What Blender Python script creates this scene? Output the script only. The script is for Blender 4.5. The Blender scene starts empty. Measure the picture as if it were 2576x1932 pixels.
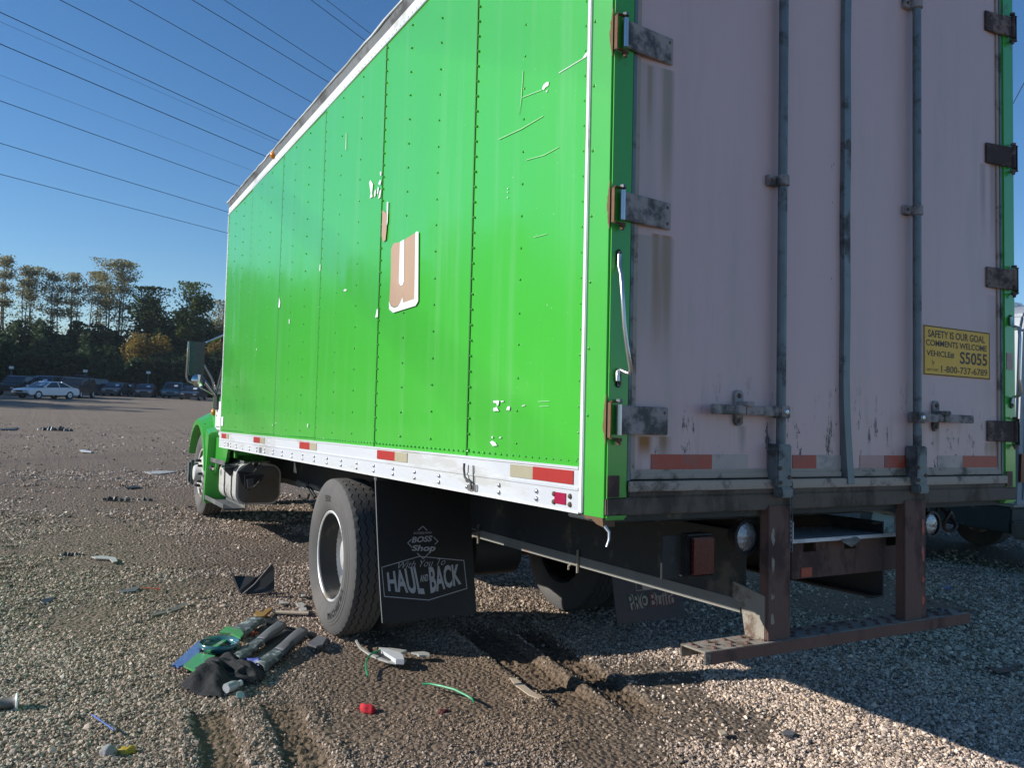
import bpy, bmesh, math, random
import numpy as np
from mathutils import Vector, Matrix
rnd = random.Random(7); NR = np.random.default_rng(11)
D = bpy.data; SC = bpy.context.scene; COL = SC.collection
RAD = math.radians

# ---------------------------------------------------------------- camera solved from the photograph
PXF, PW, PH = 2078.17, 2576.0, 1932.0
TH = RAD(2.25)                                    # the truck stands nose-down by this much
O_L = np.array([0, 3.05, -1.13]); O_W = np.array([0, 3.05, 0.0])
MT = np.array([[1, 0, 0], [0, math.cos(TH), math.sin(TH)], [0, -math.sin(TH), math.cos(TH)]])
CL = np.array([-1.6886, -2.465, 0.306])
def basis(yaw, pitch, roll):
    F = np.array([math.sin(yaw)*math.cos(pitch), math.cos(yaw)*math.cos(pitch), math.sin(pitch)])
    r = np.array([math.cos(yaw), -math.sin(yaw), 0.0]); u = np.cross(r, F)
    return r*math.cos(roll)+u*math.sin(roll), -r*math.sin(roll)+u*math.cos(roll), F
RL, UL, FL = basis(.5133, .0506, .0238)
def to_world(p): return (np.array(p, float)-O_L) @ MT.T + O_W
def to_local(p): return (np.array(p, float)-O_W) @ MT + O_L
CW, RW, UW, FW = to_world(CL), MT@RL, MT@UL, MT@FL
def lray(px, py): return FL+RL*(px-PW/2)/PXF-UL*(py-PH/2)/PXF
def wray(px, py): return FW+RW*(px-PW/2)/PXF-UW*(py-PH/2)/PXF
def hit_local(px, py, p0, n):
    d = lray(px, py); n = np.array(n, float); return CL+d*(((np.array(p0)-CL)@n)/(d@n))
def side(px, py, X=0.0): return hit_local(px, py, (X, 0, 0), (1, 0, 0))     # point on a plane parallel to the truck's left wall
def rear(px, py, Y=-.135): return hit_local(px, py, (0, Y, 0), (0, 1, 0))   # point on a plane parallel to the rear doors
def ground(px, py, z=0.0):
    d = wray(px, py); return CW+d*((z-CW[2])/d[2])
def at_dist(px, dist, py=1000):
    d = wray(px, py); h = d[:2]/np.linalg.norm(d[:2]); return np.array([CW[0]+h[0]*dist, CW[1]+h[1]*dist, 0.0])
def height_at(px, py, dist):
    d = wray(px, py); return CW[2]+d[2]/np.linalg.norm(d[:2])*dist

cam_d = D.cameras.new('camera'); cam = D.objects.new('camera', cam_d); COL.objects.link(cam)
cam_d.sensor_width = 36; cam_d.lens = 36*PXF/PW; cam_d.clip_start = .05; cam_d.clip_end = 3000
mw = Matrix.Identity(4)
for i in range(3):
    mw[i][0], mw[i][1], mw[i][2], mw[i][3] = RW[i], UW[i], -FW[i], CW[i]
cam.matrix_world = mw; SC.camera = cam

# ---------------------------------------------------------------- sky, sun, exposure
SUN = np.array([-2.0, .86, 1.0]); SUN /= np.linalg.norm(SUN)                # towards the sun
EL = math.asin(SUN[2]); AZ = math.atan2(SUN[0], SUN[1])
wd = D.worlds.new('World'); SC.world = wd; wd.use_nodes = True
nt = wd.node_tree; sky = nt.nodes.new('ShaderNodeTexSky'); sky.sky_type = 'NISHITA'
sky.sun_disc = False; sky.sun_elevation = EL; sky.sun_rotation = AZ
sky.air_density = 1.0; sky.dust_density = .0; sky.ozone_density = 5.0; sky.altitude = 250
bg = nt.nodes['Background']; bg.inputs['Strength'].default_value = .115
hs = nt.nodes.new('ShaderNodeHueSaturation'); hs.inputs['Saturation'].default_value = 1.12
nt.links.new(sky.outputs[0], hs.inputs['Color']); nt.links.new(hs.outputs[0], bg.inputs['Color'])
sl = D.lights.new('sun', 'SUN'); sl.energy = 5.0; sl.angle = RAD(.55); sl.color = (1, .975, .93)
so = D.objects.new('sun', sl); COL.objects.link(so); so.location = (-40, 20, 40)
so.rotation_euler = Vector(SUN).to_track_quat('Z', 'Y').to_euler()
SC.view_settings.view_transform = 'Standard'; SC.view_settings.look = 'None'
SC.view_settings.exposure = 0.15; SC.view_settings.gamma = 1; SC.view_settings.use_curve_mapping = False

# ---------------------------------------------------------------- materials
def new_mat(name):
    m = D.materials.new(name); m.use_nodes = True
    return m, m.node_tree, m.node_tree.nodes['Principled BSDF']
def N(nt, t, **kw):
    n = nt.nodes.new(t)
    for k, v in kw.items():
        if k in ('operation', 'blend_type', 'data_type', 'attribute_type', 'attribute_name', 'noise_dimensions', 'feature', 'use_clamp', 'interpolation_type', 'wave_type', 'bands_direction'): setattr(n, k, v)
        else: n.inputs[k].default_value = v
    return n
def mix(nt, fac, a, b, blend='MIX'):
    n = nt.nodes.new('ShaderNodeMix'); n.data_type = 'RGBA'; n.blend_type = blend
    for s, v in ((0, fac), (6, a), (7, b)):
        if hasattr(v, 'is_output'): nt.links.new(v, n.inputs[s])
        elif s == 0: n.inputs[0].default_value = v
        else: n.inputs[s].default_value = (*v[:3], 1)
    return n.outputs[2]
def math_n(nt, op, a, b=0.0, c=None):
    n = nt.nodes.new('ShaderNodeMath'); n.operation = op
    for i, v in enumerate((a, b) if c is None else (a, b, c)):
        if hasattr(v, 'is_output'): nt.links.new(v, n.inputs[i])
        else: n.inputs[i].default_value = v
    return n.outputs[0]
def maprange(nt, v, a, b, c=0., d=1., smooth=True):
    n = nt.nodes.new('ShaderNodeMapRange'); n.interpolation_type = 'SMOOTHSTEP' if smooth else 'LINEAR'
    nt.links.new(v, n.inputs[0])
    for i, x in enumerate((a, b, c, d)): n.inputs[i+1].default_value = x
    return n.outputs[0]
def coords(nt, scale=(1, 1, 1)):
    tc = nt.nodes.new('ShaderNodeTexCoord'); mp = nt.nodes.new('ShaderNodeMapping'); mp.inputs['Scale'].default_value = scale
    nt.links.new(tc.outputs['Object'], mp.inputs['Vector']); return mp.outputs[0]
def noise(nt, scale, detail=4, stretch=(1, 1, 1), rough=.6, vec=None):
    n = N(nt, 'ShaderNodeTexNoise', Scale=scale, Detail=detail, Roughness=rough)
    nt.links.new(vec if vec is not None else coords(nt, stretch), n.inputs['Vector']); return n.outputs[0]
def M(name, col, rough=.5, metal=0., var=.15, scale=5, dirt=None, dirt_amt=.5, dirt_scale=2.5, stretch=(1, 1, 1), bump=0., bscale=60, coat=0., crough=.05, spec=.5, transl=None):
    m, t, p = new_mat(name)
    c = mix(t, noise(t, scale, 4, stretch), [x*(1-var) for x in col], [min(1, x*(1+var)) for x in col])
    if dirt is not None:
        f = maprange(t, noise(t, dirt_scale, 6, stretch, .7), .62-.3*dirt_amt, .72-.2*dirt_amt)
        c = mix(t, f, c, dirt)
        r = t.nodes.new('ShaderNodeMix'); t.links.new(f, r.inputs[0]); r.inputs[2].default_value = rough; r.inputs[3].default_value = min(1, rough+.3)
        t.links.new(r.outputs[0], p.inputs['Roughness'])
    else:
        t.links.new(maprange(t, noise(t, scale*3, 3), .2, .8, max(.02, rough-.06), min(1, rough+.06)), p.inputs['Roughness'])
    t.links.new(c, p.inputs['Base Color'])
    p.inputs['Metallic'].default_value = metal; p.inputs['Coat Weight'].default_value = coat; p.inputs['Coat Roughness'].default_value = crough
    p.inputs['Specular IOR Level'].default_value = spec
    if bump:
        b = N(t, 'ShaderNodeBump', Strength=bump, Distance=.02); t.links.new(noise(t, bscale, 5), b.inputs['Height']); t.links.new(b.outputs[0], p.inputs['Normal'])
    return m

GREEN = (.053, .46, .032)
def green_paint():
    m, t, p = new_mat('green_paint')
    c = mix(t, noise(t, 1.3, 5, (1, 1, .35)), [x*.94 for x in GREEN], [x*1.06 for x in GREEN])
    # vertical dirt lines and smears of reflection, both put into the colour
    st = maprange(t, noise(t, 9, 4, (1, 1, .05)), .5, .75)
    c = mix(t, math_n(t, 'MULTIPLY', st, .22), c, (.22, .52, .22))
    sp = maprange(t, noise(t, 60, 2), .74, .78); c = mix(t, math_n(t, 'MULTIPLY', sp, .5), c, (.6, .75, .55))
    t.links.new(c, p.inputs['Base Color'])
    p.inputs['Roughness'].default_value = .32; p.inputs['Coat Weight'].default_value = .75
    t.links.new(maprange(t, noise(t, 5, 4, (1, 1, .12)), .35, .7, .06, .2), p.inputs['Coat Roughness'])
    h = math_n(t, 'ADD', math_n(t, 'MULTIPLY', noise(t, 1.1, 2, (1, 1, .5)), 1.), math_n(t, 'MULTIPLY', noise(t, 7, 3, (1, 1, .16)), .06))
    b = N(t, 'ShaderNodeBump', Strength=.6, Distance=.026); t.links.new(h, b.inputs['Height'])
    t.links.new(b.outputs[0], p.inputs['Normal']); t.links.new(b.outputs[0], p.inputs['Coat Normal'])
    return m
mt = {}
mt['green'] = green_paint()
mt['green_frame'] = M('green_frame_paint', (.06, .43, .045), .35, coat=.6, crough=.12, dirt=(.09, .20, .045), dirt_amt=.08, dirt_scale=3, var=.06)
mt['seam'] = M('dark_seam_sealant', (.02, .16, .02), .6, 0, .3, 20)
mt['rail'] = M('pale_aluminium', (.70, .72, .75), .42, .25, .05, 8, dirt=(.50, .50, .48), dirt_amt=.45, dirt_scale=4, stretch=(1, .25, 1.6), bump=.05, bscale=30)
mt['white_trim'] = M('white_trim', (.78, .79, .78), .4, 0, .05, dirt=(.5, .5, .46), dirt_amt=.3)
mt['rooflip'] = M('grey_roof_lip', (.20, .21, .21), .6, .2, .2, dirt=(.1, .1, .1), dirt_amt=.5)
mt['core'] = M('dark_box_core', (.03, .035, .03), .8)
mt['bolt'] = M('bolt_zinc', (.62, .62, .62), .3, .85, .15, 30)
mt['bolt_rusty'] = M('bolt_rusty', (.16, .11, .07), .8, .3, .4, 40)
mt['red_tape'] = M('red_reflective_tape', (.42, .035, .03), .35, 0, .12, 40)
mt['tan_tape'] = M('silver_reflective_tape', (.42, .38, .26), .4, .0, .12, 40)
mt['crimson'] = M('crimson_sticker', (.36, .006, .05), .35, 0, .05)
mt['orange_tape'] = M('faded_orange_red_tape', (.50, .085, .045), .45, 0, .3, 9, dirt=(.40, .16, .12), dirt_amt=.45, dirt_scale=9)
mt['grey_tape'] = M('faded_silver_tape', (.47, .39, .36), .4, .1, .15, 9, dirt=(.35, .32, .3), dirt_amt=.5, dirt_scale=12)
mt['pink_tape'] = M('faded_pink_tape', (.55, .33, .29), .5, 0, .2, 9)
mt['galv'] = M('galvanised_steel', (.19, .215, .22), .5, .45, .25, 9, dirt=(.09, .09, .085), dirt_amt=.4, dirt_scale=6, bump=.1)
mt['hinge'] = M('worn_hinge_steel', (.095, .092, .085), .65, .2, .3, 8, dirt=(.44, .38, .36), dirt_amt=.72, dirt_scale=8, bump=.15)
mt['hinge_rust'] = M('rusty_hinge_steel', (.075, .05, .045), .8, .2, .4, 8, dirt=(.30, .22, .19), dirt_amt=.55, dirt_scale=9, bump=.2)
mt['rust'] = M('orange_rust', (.17, .095, .05), .9, 0, .4, 20, bump=.2)
mt['steel_bright'] = M('bright_pin', (.65, .64, .62), .3, .9, .1, 20, dirt=(.35, .2, .1), dirt_amt=.2)
mt['sill'] = M('grimy_sill_steel', (.15, .12, .092), .75, .0, .35, 5, dirt=(.085, .066, .05), dirt_amt=.55, dirt_scale=5, stretch=(1, 1, .4), bump=.2)
mt['sill_lip'] = M('grimy_alloy_lip', (.44, .36, .29), .6, .0, .2, 6, dirt=(.17, .14, .11), dirt_amt=.35, dirt_scale=6)
mt['bumper'] = M('rust_brown_bumper_steel', (.16, .088, .066), .75, .0, .3, 5, dirt=(.085, .05, .042), dirt_amt=.45, dirt_scale=5, stretch=(1, 1, .5), bump=.25)
mt['bumper_tan'] = M('dusty_bumper_steel', (.33, .29, .23), .85, .0, .2, 8, dirt=(.15, .10, .07), dirt_amt=.45, dirt_scale=9, bump=.2)
mt['frame'] = M('dusty_black_frame', (.032, .034, .034), .6, .0, .3, 5, dirt=(.13, .115, .09), dirt_amt=.2, dirt_scale=4)
mt['frame_flange'] = M('sunlit_frame_flange', (.26, .25, .22), .8, 0, .25, 6, dirt=(.34, .15, .08), dirt_amt=.2, dirt_scale=3)  # sunlit lower strip of the rail, painted paler than its dark web
mt['black'] = M('black_plastic', (.022, .023, .024), .5, 0, .3, 8, dirt=(.07, .065, .055), dirt_amt=.35)
mt['gray_plastic'] = M('dusty_grey_plastic', (.10, .105, .105), .6, 0, .2, 8, dirt=(.2, .19, .16), dirt_amt=.4)
mt['rubber'] = M('black_rubber_flap', (.013, .014, .015), .55, 0, .3, 8)
mt['flap_edge'] = M('sunlit_flap_edge', (.16, .165, .165), .7)  # pale tone carries the sun caught by the flap's left edge
mt['flap_red'] = M('dark_brown_rubber_flap', (.06, .038, .034), .6, 0, .3, 8)
mt['flap_print'] = M('grey_flap_print', (.46, .47, .48), .7, 0, .2, 20)
mt['print_tan'] = M('tan_flap_print', (.42, .33, .26), .7, 0, .2, 20)
mt['print_green'] = M('green_flap_print', (.02, .05, .035), .7)
mt['print_red'] = M('red_flap_print', (.12, .03, .025), .7)
def tyre_mat():
    m, t, p = new_mat('tyre_rubber')
    c = mix(t, noise(t, 4, 5), (.085, .081, .076), (.135, .128, .12))
    f = maprange(t, noise(t, 2.3, 6, (1, 1, 1), .7), .45, .75); c = mix(t, math_n(t, 'MULTIPLY', f, .6), c, (.19, .165, .14))
    t.links.new(c, p.inputs['Base Color']); p.inputs['Roughness'].default_value = .82; p.inputs['Specular IOR Level'].default_value = .35
    b = N(t, 'ShaderNodeBump', Strength=.15, Distance=.01); t.links.new(noise(t, 70, 4), b.inputs['Height']); t.links.new(b.outputs[0], p.inputs['Normal'])
    return m
mt['tyre'] = tyre_mat()
mt['tyre_text'] = M('tyre_lettering', (.035, .034, .033), .7)
mt['rim'] = M('dull_alloy_rim', (.66, .65, .62), .42, .25, .08, 6, dirt=(.30, .25, .19), dirt_amt=.3, dirt_scale=4)
mt['rim_white'] = M('white_steel_rim', (.62, .60, .55), .5, 0, .1, 6, dirt=(.25, .2, .15), dirt_amt=.3)
mt['tank'] = M('dull_aluminium_tank', (.66, .64, .60), .4, .2, .1, 5, dirt=(.22, .2, .17), dirt_amt=.35, dirt_scale=4)
mt['scratch'] = M('faint_scratch', (.36, .68, .34), .5, 0, .1)
mt['tank_end'] = M('dusty_tank_end', (.17, .165, .15), .55, .4, .2, 5, dirt=(.2, .16, .11), dirt_amt=.55)
mt['lamp_red'] = M('red_lamp_lens', (.11, .014, .014), .25, 0, .2, 30, coat=.5)
mt['lamp_glass'] = M('ribbed_lamp_glass', (.42, .43, .45), .12, .7, .35, 30, coat=1, bump=.5, bscale=45)
mt['orange_lamp'] = M('amber_lamp', (.75, .24, .02), .25, 0, .1, coat=.6)
mt['mirror_back'] = M('teal_black_mirror_back', (.018, .045, .06), .25, 0, .2, coat=.4)
mt['chrome'] = M('chrome', (.7, .7, .7), .06, 1.0, .03)
mt['glass'] = M('dark_glass', (.02, .025, .03), .06, 0, .1, spec=.8)
mt['sticker'] = M('white_sticker', (.76, .77, .78), .45, 0, .04)
mt['sticker_ink'] = M('sticker_ink', (.18, .12, .14), .5)
mt['yellow'] = M('yellow_sign_vinyl', (.92, .50, .02), .45, 0, .08, 12)
mt['ink'] = M('brown_black_ink', (.055, .022, .012), .5)
mt['pen'] = M('pen_ink', (.05, .045, .05), .5)
mt['decal_brown'] = M('brown_vinyl', (.46, .30, .20), .45, 0, .05, 6, dirt=(.42, .28, .19), dirt_amt=.3)
mt['decal_white'] = M('white_vinyl', (.80, .81, .80), .4, 0, .03)
mt['scrape'] = M('bare_scrape', (.72, .76, .72), .6, 0, .12, 60)
mt['hook'] = M('rubber_hook', (.05, .05, .05), .6)

def door_paint(stains, chips_seed):
    m, t, p = new_mat('weathered_white_door_paint')
    v = coords(t); sx = t.nodes.new('ShaderNodeSeparateXYZ'); t.links.new(v, sx.inputs[0]); X, Z = sx.outputs[0], sx.outputs[2]
    c = mix(t, noise(t, 1.6, 4), (.69, .475, .455), (.75, .52, .495))
    c = mix(t, math_n(t, 'MULTIPLY', maprange(t, noise(t, 5, 5, (1, 1, .12), .7), .45, .75), .5), c, (.52, .42, .38))
    streak = noise(t, 16, 4, (1, 1, .035), .7)
    for (x0, x1, z0, z1, col, amt) in stains:                       # rust runs below the hinges
        w = min(.02, (x1-x0)*.4)
        f = math_n(t, 'MULTIPLY', maprange(t, X, x0-w*.5, x0+w), maprange(t, X, x1+w*.5, x1-w))
        f = math_n(t, 'MULTIPLY', f, maprange(t, Z, z0, z0+(z1-z0)*.8)); f = math_n(t, 'MULTIPLY', f, maprange(t, Z, z1+.004, z1-.004))
        f = math_n(t, 'MULTIPLY', f, maprange(t, streak, .3, .58, .4, 1.)); f = math_n(t, 'MULTIPLY', f, amt)
        c = mix(t, f, c, col)
    low = maprange(t, Z, .62, .12)                                  # grime and flaked paint near the sill
    g = math_n(t, 'MULTIPLY', maprange(t, noise(t, 11, 6, (1, 1, .16), .75), .5, .72), math_n(t, 'MULTIPLY', low, .55))
    c = mix(t, g, c, (.30, .26, .22))
    k = math_n(t, 'MULTIPLY', maprange(t, noise(t, 17, 7, (1, 1, .28), .78), .592, .607), maprange(t, Z, .6, .22))
    c = mix(t, k, c, (.06, .055, .06))
    e = math_n(t, 'MULTIPLY', maprange(t, noise(t, 30, 5, (1, 1, .5), .7), .66, .68), maprange(t, math_n(t, 'ABSOLUTE', math_n(t, 'SUBTRACT', X, 1.2)), .10, .015))
    c = mix(t, e, c, (.06, .055, .06))
    t.links.new(c, p.inputs['Base Color']); p.inputs['Roughness'].default_value = .5; p.inputs['Coat Weight'].default_value = .1
    b = N(t, 'ShaderNodeBump', Strength=.25, Distance=.01); t.links.new(noise(t, 2.2, 3), b.inputs['Height']); t.links.new(b.outputs[0], p.inputs['Normal'])
    return m

# ---------------------------------------------------------------- mesh building
class MB:
    def __init__(s): s.v = []; s.f = []
    def add(s, vs, fs):
        o = len(s.v); s.v += [tuple(map(float, p)) for p in vs]; s.f += [tuple(i+o for i in f) for f in fs]; return s
    def box(s, x0, x1, y0, y1, z0, z1):
        return s.add([(x0, y0, z0), (x1, y0, z0), (x1, y1, z0), (x0, y1, z0), (x0, y0, z1), (x1, y0, z1), (x1, y1, z1), (x0, y1, z1)],
                     [(0, 3, 2, 1), (4, 5, 6, 7), (0, 1, 5, 4), (1, 2, 6, 5), (2, 3, 7, 6), (3, 0, 4, 7)])
    def hexa(s, a, b):                                              # two matching quads joined into a solid
        return s.add(list(a)+list(b), [(3, 2, 1, 0), (4, 5, 6, 7), (0, 1, 5, 4), (1, 2, 6, 5), (2, 3, 7, 6), (3, 0, 4, 7)])
    def prism(s, pts, ext):
        n = len(pts); e = np.array(ext, float); a = [np.array(p, float) for p in pts]
        return s.add(a+[p+e for p in a], [tuple(range(n))[::-1], tuple(range(n, 2*n))]+[(i, (i+1) % n, n+(i+1) % n, n+i) for i in range(n)])
    def tube(s, pts, r, n=8, cap=True):
        P = [np.array(p, float) for p in pts]; rs = r if hasattr(r, '__len__') else [r]*len(P)
        rings = []; up = None
        for i, p in enumerate(P):
            d = P[min(i+1, len(P)-1)]-P[max(i-1, 0)]; d = d/(np.linalg.norm(d)+1e-9)
            if up is None: up = np.array([0, 0, 1.]) if abs(d[2]) < .9 else np.array([1., 0, 0])
            a = np.cross(d, up); a /= np.linalg.norm(a)+1e-9; b = np.cross(d, a); up = -b
            rings.append([p+rs[i]*(a*math.cos(2*math.pi*k/n)+b*math.sin(2*math.pi*k/n)) for k in range(n)])
        fs = []
        for i in range(len(P)-1):
            for k in range(n): fs.append((i*n+k, i*n+(k+1) % n, (i+1)*n+(k+1) % n, (i+1)*n+k))
        if cap: fs += [tuple(range(n))[::-1], tuple(range((len(P)-1)*n, len(P)*n))]
        return s.add([q for rg in rings for q in rg], fs)
    def lathe(s, prof, c, axis='X', n=32, a0=0, a1=2*math.pi, close=True):
        full = abs(a1-a0-2*math.pi) < 1e-6; m = n if full else n+1; vs = []
        for i in range(m):
            a = a0+(a1-a0)*i/n
            for (h, r) in prof:
                q = {'X': (h, r*math.cos(a), r*math.sin(a)), 'Y': (r*math.cos(a), h, r*math.sin(a)), 'Z': (r*math.cos(a), r*math.sin(a), h)}[axis]
                vs.append((c[0]+q[0], c[1]+q[1], c[2]+q[2]))
        k = len(prof); fs = []
        for i in range(n):
            j = (i+1) % m
            for t in range(k-1): fs.append((i*k+t, i*k+t+1, j*k+t+1, j*k+t))
        return s.add(vs, fs)
    def mesh(s, name, bevel=0, smooth=None, fixn=True):
        me = D.meshes.new(name); me.from_pydata(s.v, [], s.f)
        bm = bmesh.new(); bm.from_mesh(me)
        if fixn: bmesh.ops.recalc_face_normals(bm, faces=bm.faces)
        if bevel: bmesh.ops.bevel(bm, geom=[e for e in bm.edges if len(e.link_faces) == 2 and e.calc_face_angle(0) > .5], offset=bevel, segments=2, affect='EDGES', clamp_overlap=True)
        big = [f for f in bm.faces if len(f.verts) > 4]
        if big: bmesh.ops.triangulate(bm, faces=big)
        bm.to_mesh(me); bm.free()
        if smooth:
            me.polygons.foreach_set('use_smooth', [True]*len(me.polygons)); me.set_sharp_from_angle(angle=RAD(smooth))
        return me
    def build(s, name, mat, parent=None, bevel=0, smooth=None, fixn=True):
        return link(name, s.mesh(name, bevel, smooth, fixn), mat, parent)
def link(name, me, mat, parent=None, loc=None):
    o = D.objects.new(name, me); COL.objects.link(o)
    if mat is not None and not me.materials: me.materials.append(mt[mat] if isinstance(mat, str) else mat)
    if parent is not None: o.parent = parent
    if loc is not None: o.location = loc
    elif parent is not None and parent.get('truck'): o.location = tuple(-O_L)
    return o
def empty(name, loc=(0, 0, 0), rz=0):
    o = D.objects.new(name, None); COL.objects.link(o); o.location = loc; o.rotation_euler = (0, 0, rz); o.empty_display_size = .2; return o
def tag(o, label=None, cat=None, group=None, kind=None):
    for k, v in (('label', label), ('category', cat), ('group', group), ('kind', kind)):
        if v: o[k] = v
    return o
def text_mesh(s, shear=0., bold=0.):
    cu = D.curves.new('lettering', 'FONT'); cu.body = s; cu.shear = shear; cu.offset = bold; cu.resolution_u = 3
    o = D.objects.new('lettering', cu); COL.objects.link(o); dg = bpy.context.evaluated_depsgraph_get()
    me = D.meshes.new_from_object(o.evaluated_get(dg)); D.objects.remove(o); D.curves.remove(cu)
    v = np.array([q.co[:] for q in me.vertices]); f = [tuple(q.vertices) for q in me.polygons]; D.meshes.remove(me)
    lo, hi = v.min(0), v.max(0); uv = (v[:, :2]-lo[:2])/(hi[:2]-lo[:2]); return uv, f
def text_quad(name, s, corners, mat, parent, shear=0., bold=.01, off=(0, 0, 0)):
    """corners: TL, TR, BR, BL as 3D points; lettering fills that quad as flat print"""
    uv, f = text_mesh(s, shear, bold); tl, tr, br, bl = [np.array(c, float) for c in corners]
    vs = [(bl*(1-u)+br*u)*(1-v)+(tl*(1-u)+tr*u)*v+np.array(off) for u, v in uv]
    return MB().add(vs, f).build(name, mat, parent, fixn=False)
def stroke(mb, pts, w, nrm, closed=False):
    P = [np.array(p, float) for p in pts]; n = np.array(nrm, float)
    if closed: P = P+[P[0]]
    for a, b in zip(P, P[1:]):
        d = b-a; d = d/np.linalg.norm(d); s = np.cross(d, n)*w/2
        mb.add([a-s-d*w*.5, b-s+d*w*.5, b+s+d*w*.5, a+s-d*w*.5], [(0, 1, 2, 3)])
    return mb

# ================================================================ GROUND
def vnoise(x, y, s, seed):
    r = np.random.default_rng(seed); T = r.random((256, 256)); x = np.asarray(x)*s; y = np.asarray(y)*s
    xi = np.floor(x).astype(int); yi = np.floor(y).astype(int); fx = x-xi; fy = y-yi; fx = fx*fx*(3-2*fx); fy = fy*fy*(3-2*fy)
    g = lambda i, j: T[i % 256, j % 256]
    return (g(xi, yi)*(1-fx)+g(xi+1, yi)*fx)*(1-fy)+(g(xi, yi+1)*(1-fx)+g(xi+1, yi+1)*fx)*fy
RUTS = [  # left edge, right edge end points (far, near) from the photograph
    ((473, 1790), (497, 1932), (579, 1782), (644, 1929)), ((660, 1778), (709, 1929), (746, 1774), (831, 1888)),
    ((1262, 1675), (1474, 1824), (1387, 1675), (1536, 1780)), ((1411, 1678), (1635, 1830), (1505, 1675), (1691, 1805))]
RW_ = []
for a, b, c_, d_ in RUTS:
    A, B, Cc, Dd = ground(*a), ground(*b), ground(*c_), ground(*d_)
    far = (A+Cc)/2; near = (B+Dd)/2; w = (abs(Cc[0]-A[0])+abs(Dd[0]-B[0]))/4
    RW_.append((far, near, w))
def rut_fields(x, y):
    """depth mask 0..1 inside wheel tracks, tread pattern and shoulder berm"""
    m = np.zeros_like(x); tr = np.zeros_like(x); be = np.zeros_like(x)
    for i, (fa, ne, w) in enumerate(RW_):
        d = (ne-fa)[:2]; L = np.linalg.norm(d); d = d/L; n = np.array([-d[1], d[0]])
        t = (x-fa[0])*d[0]+(y-fa[1])*d[1]; s = (x-fa[0])*n[0]+(y-fa[1])*n[1]+.02*(vnoise(x, y, 9, 40+i)-.5)
        along = np.clip((t+(.10 if i < 2 else 1.1))/(.15 if i < 2 else .4), 0, 1)*np.clip((L+(2.2 if i < 2 else .0)-t)/(.25 if i < 2 else .35), 0, 1)
        q = np.clip((w-np.abs(s))/.035, 0, 1)*along; m = np.maximum(m, q)
        zz = np.abs(((t+.25*np.abs(s))/.085) % 1-.5)*2; ch = np.abs(((s/w+1)*2.0) % 1-.5)*2
        tr += q*(np.clip((zz-.3)*3, 0, 1)*np.clip((ch-.25)*4, 0, 1))*(.35+.65*vnoise(x, y, 4, 77))
        be += along*np.exp(-((np.abs(s)-w-.04)/.035)**2)
    return m, tr, be
def mud_field(x, y):
    c = ground(1120, 1720); d = ground(1330, 1800)
    e = np.exp(-(((x-c[0])/.75)**2+((y-c[1])/.55)**2)**1.3)+.8*np.exp(-(((x-d[0])/.4)**2+((y-d[1])/.5)**2))
    far = .7*np.clip((vnoise(x, y, .33, 5)-.55)*4, 0, 1)
    return np.clip(e*(.6+.9*vnoise(x, y, 3, 6))+far*.8, 0, 1)
def terrain(x, y):
    m, tr, be = rut_fields(x, y)
    r = np.hypot(x-CW[0], y-CW[1])
    z = .030*(vnoise(x, y, .9, 1)-.5)+.016*(vnoise(x, y, 4, 2)-.5)+.010*(vnoise(x, y, 14, 3)-.5)
    z += np.clip((r-14)/30, 0, 1)*.10*(vnoise(x, y, .18, 4)-.5)
    truck = np.exp(-((np.clip(np.abs(x-1.22)-1.3, 0, None))/.5)**2)*np.exp(-((np.clip(np.abs(y-5.8)-3.4, 0, None))/.5)**2)
    z = z*(1-.75*truck)-.012*truck
    return z-m*.030+tr*.026+be*.012
def axis_pts(lo, hi, dlo, dhi, step):
    mid = list(np.arange(dlo, dhi, step)); out = []; s = step; x = dlo
    while x > lo: s *= 1.16; x -= s; out.append(x)
    out = out[::-1]; s = step; x = mid[-1]; up = []
    while x < hi: s *= 1.16; x += s; up.append(x)
    return np.array(out+mid+up)
gx = axis_pts(-900, 900, -2.6, 3.6, .024); gy = axis_pts(-60, 1500, .0, 4.6, .024)
XX, YY = np.meshgrid(gx, gy); ZZ = terrain(XX, YY)
nx, ny = len(gx), len(gy)
idx = np.arange(nx*ny).reshape(ny, nx)
quads = np.stack([idx[:-1, :-1], idx[:-1, 1:], idx[1:, 1:], idx[1:, :-1]], -1).reshape(-1, 4)
gme = D.meshes.new('ground'); gme.vertices.add(nx*ny); gme.vertices.foreach_set('co', np.stack([XX, YY, ZZ], -1).ravel())
gme.loops.add(quads.size); gme.loops.foreach_set('vertex_index', quads.ravel())
gme.polygons.add(len(quads)); gme.polygons.foreach_set('loop_start', np.arange(0, quads.size, 4))
gme.update(calc_edges=True); gme.validate(); gme.polygons.foreach_set('use_smooth', [True]*len(gme.polygons))
rm, rt, rb = rut_fields(XX, YY); mudv = np.clip(mud_field(XX, YY)*.9+rm, 0, 1)
at = gme.attributes.new('mud', 'FLOAT', 'POINT'); at.data.foreach_set('value', mudv.ravel().astype(np.float32))
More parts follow.
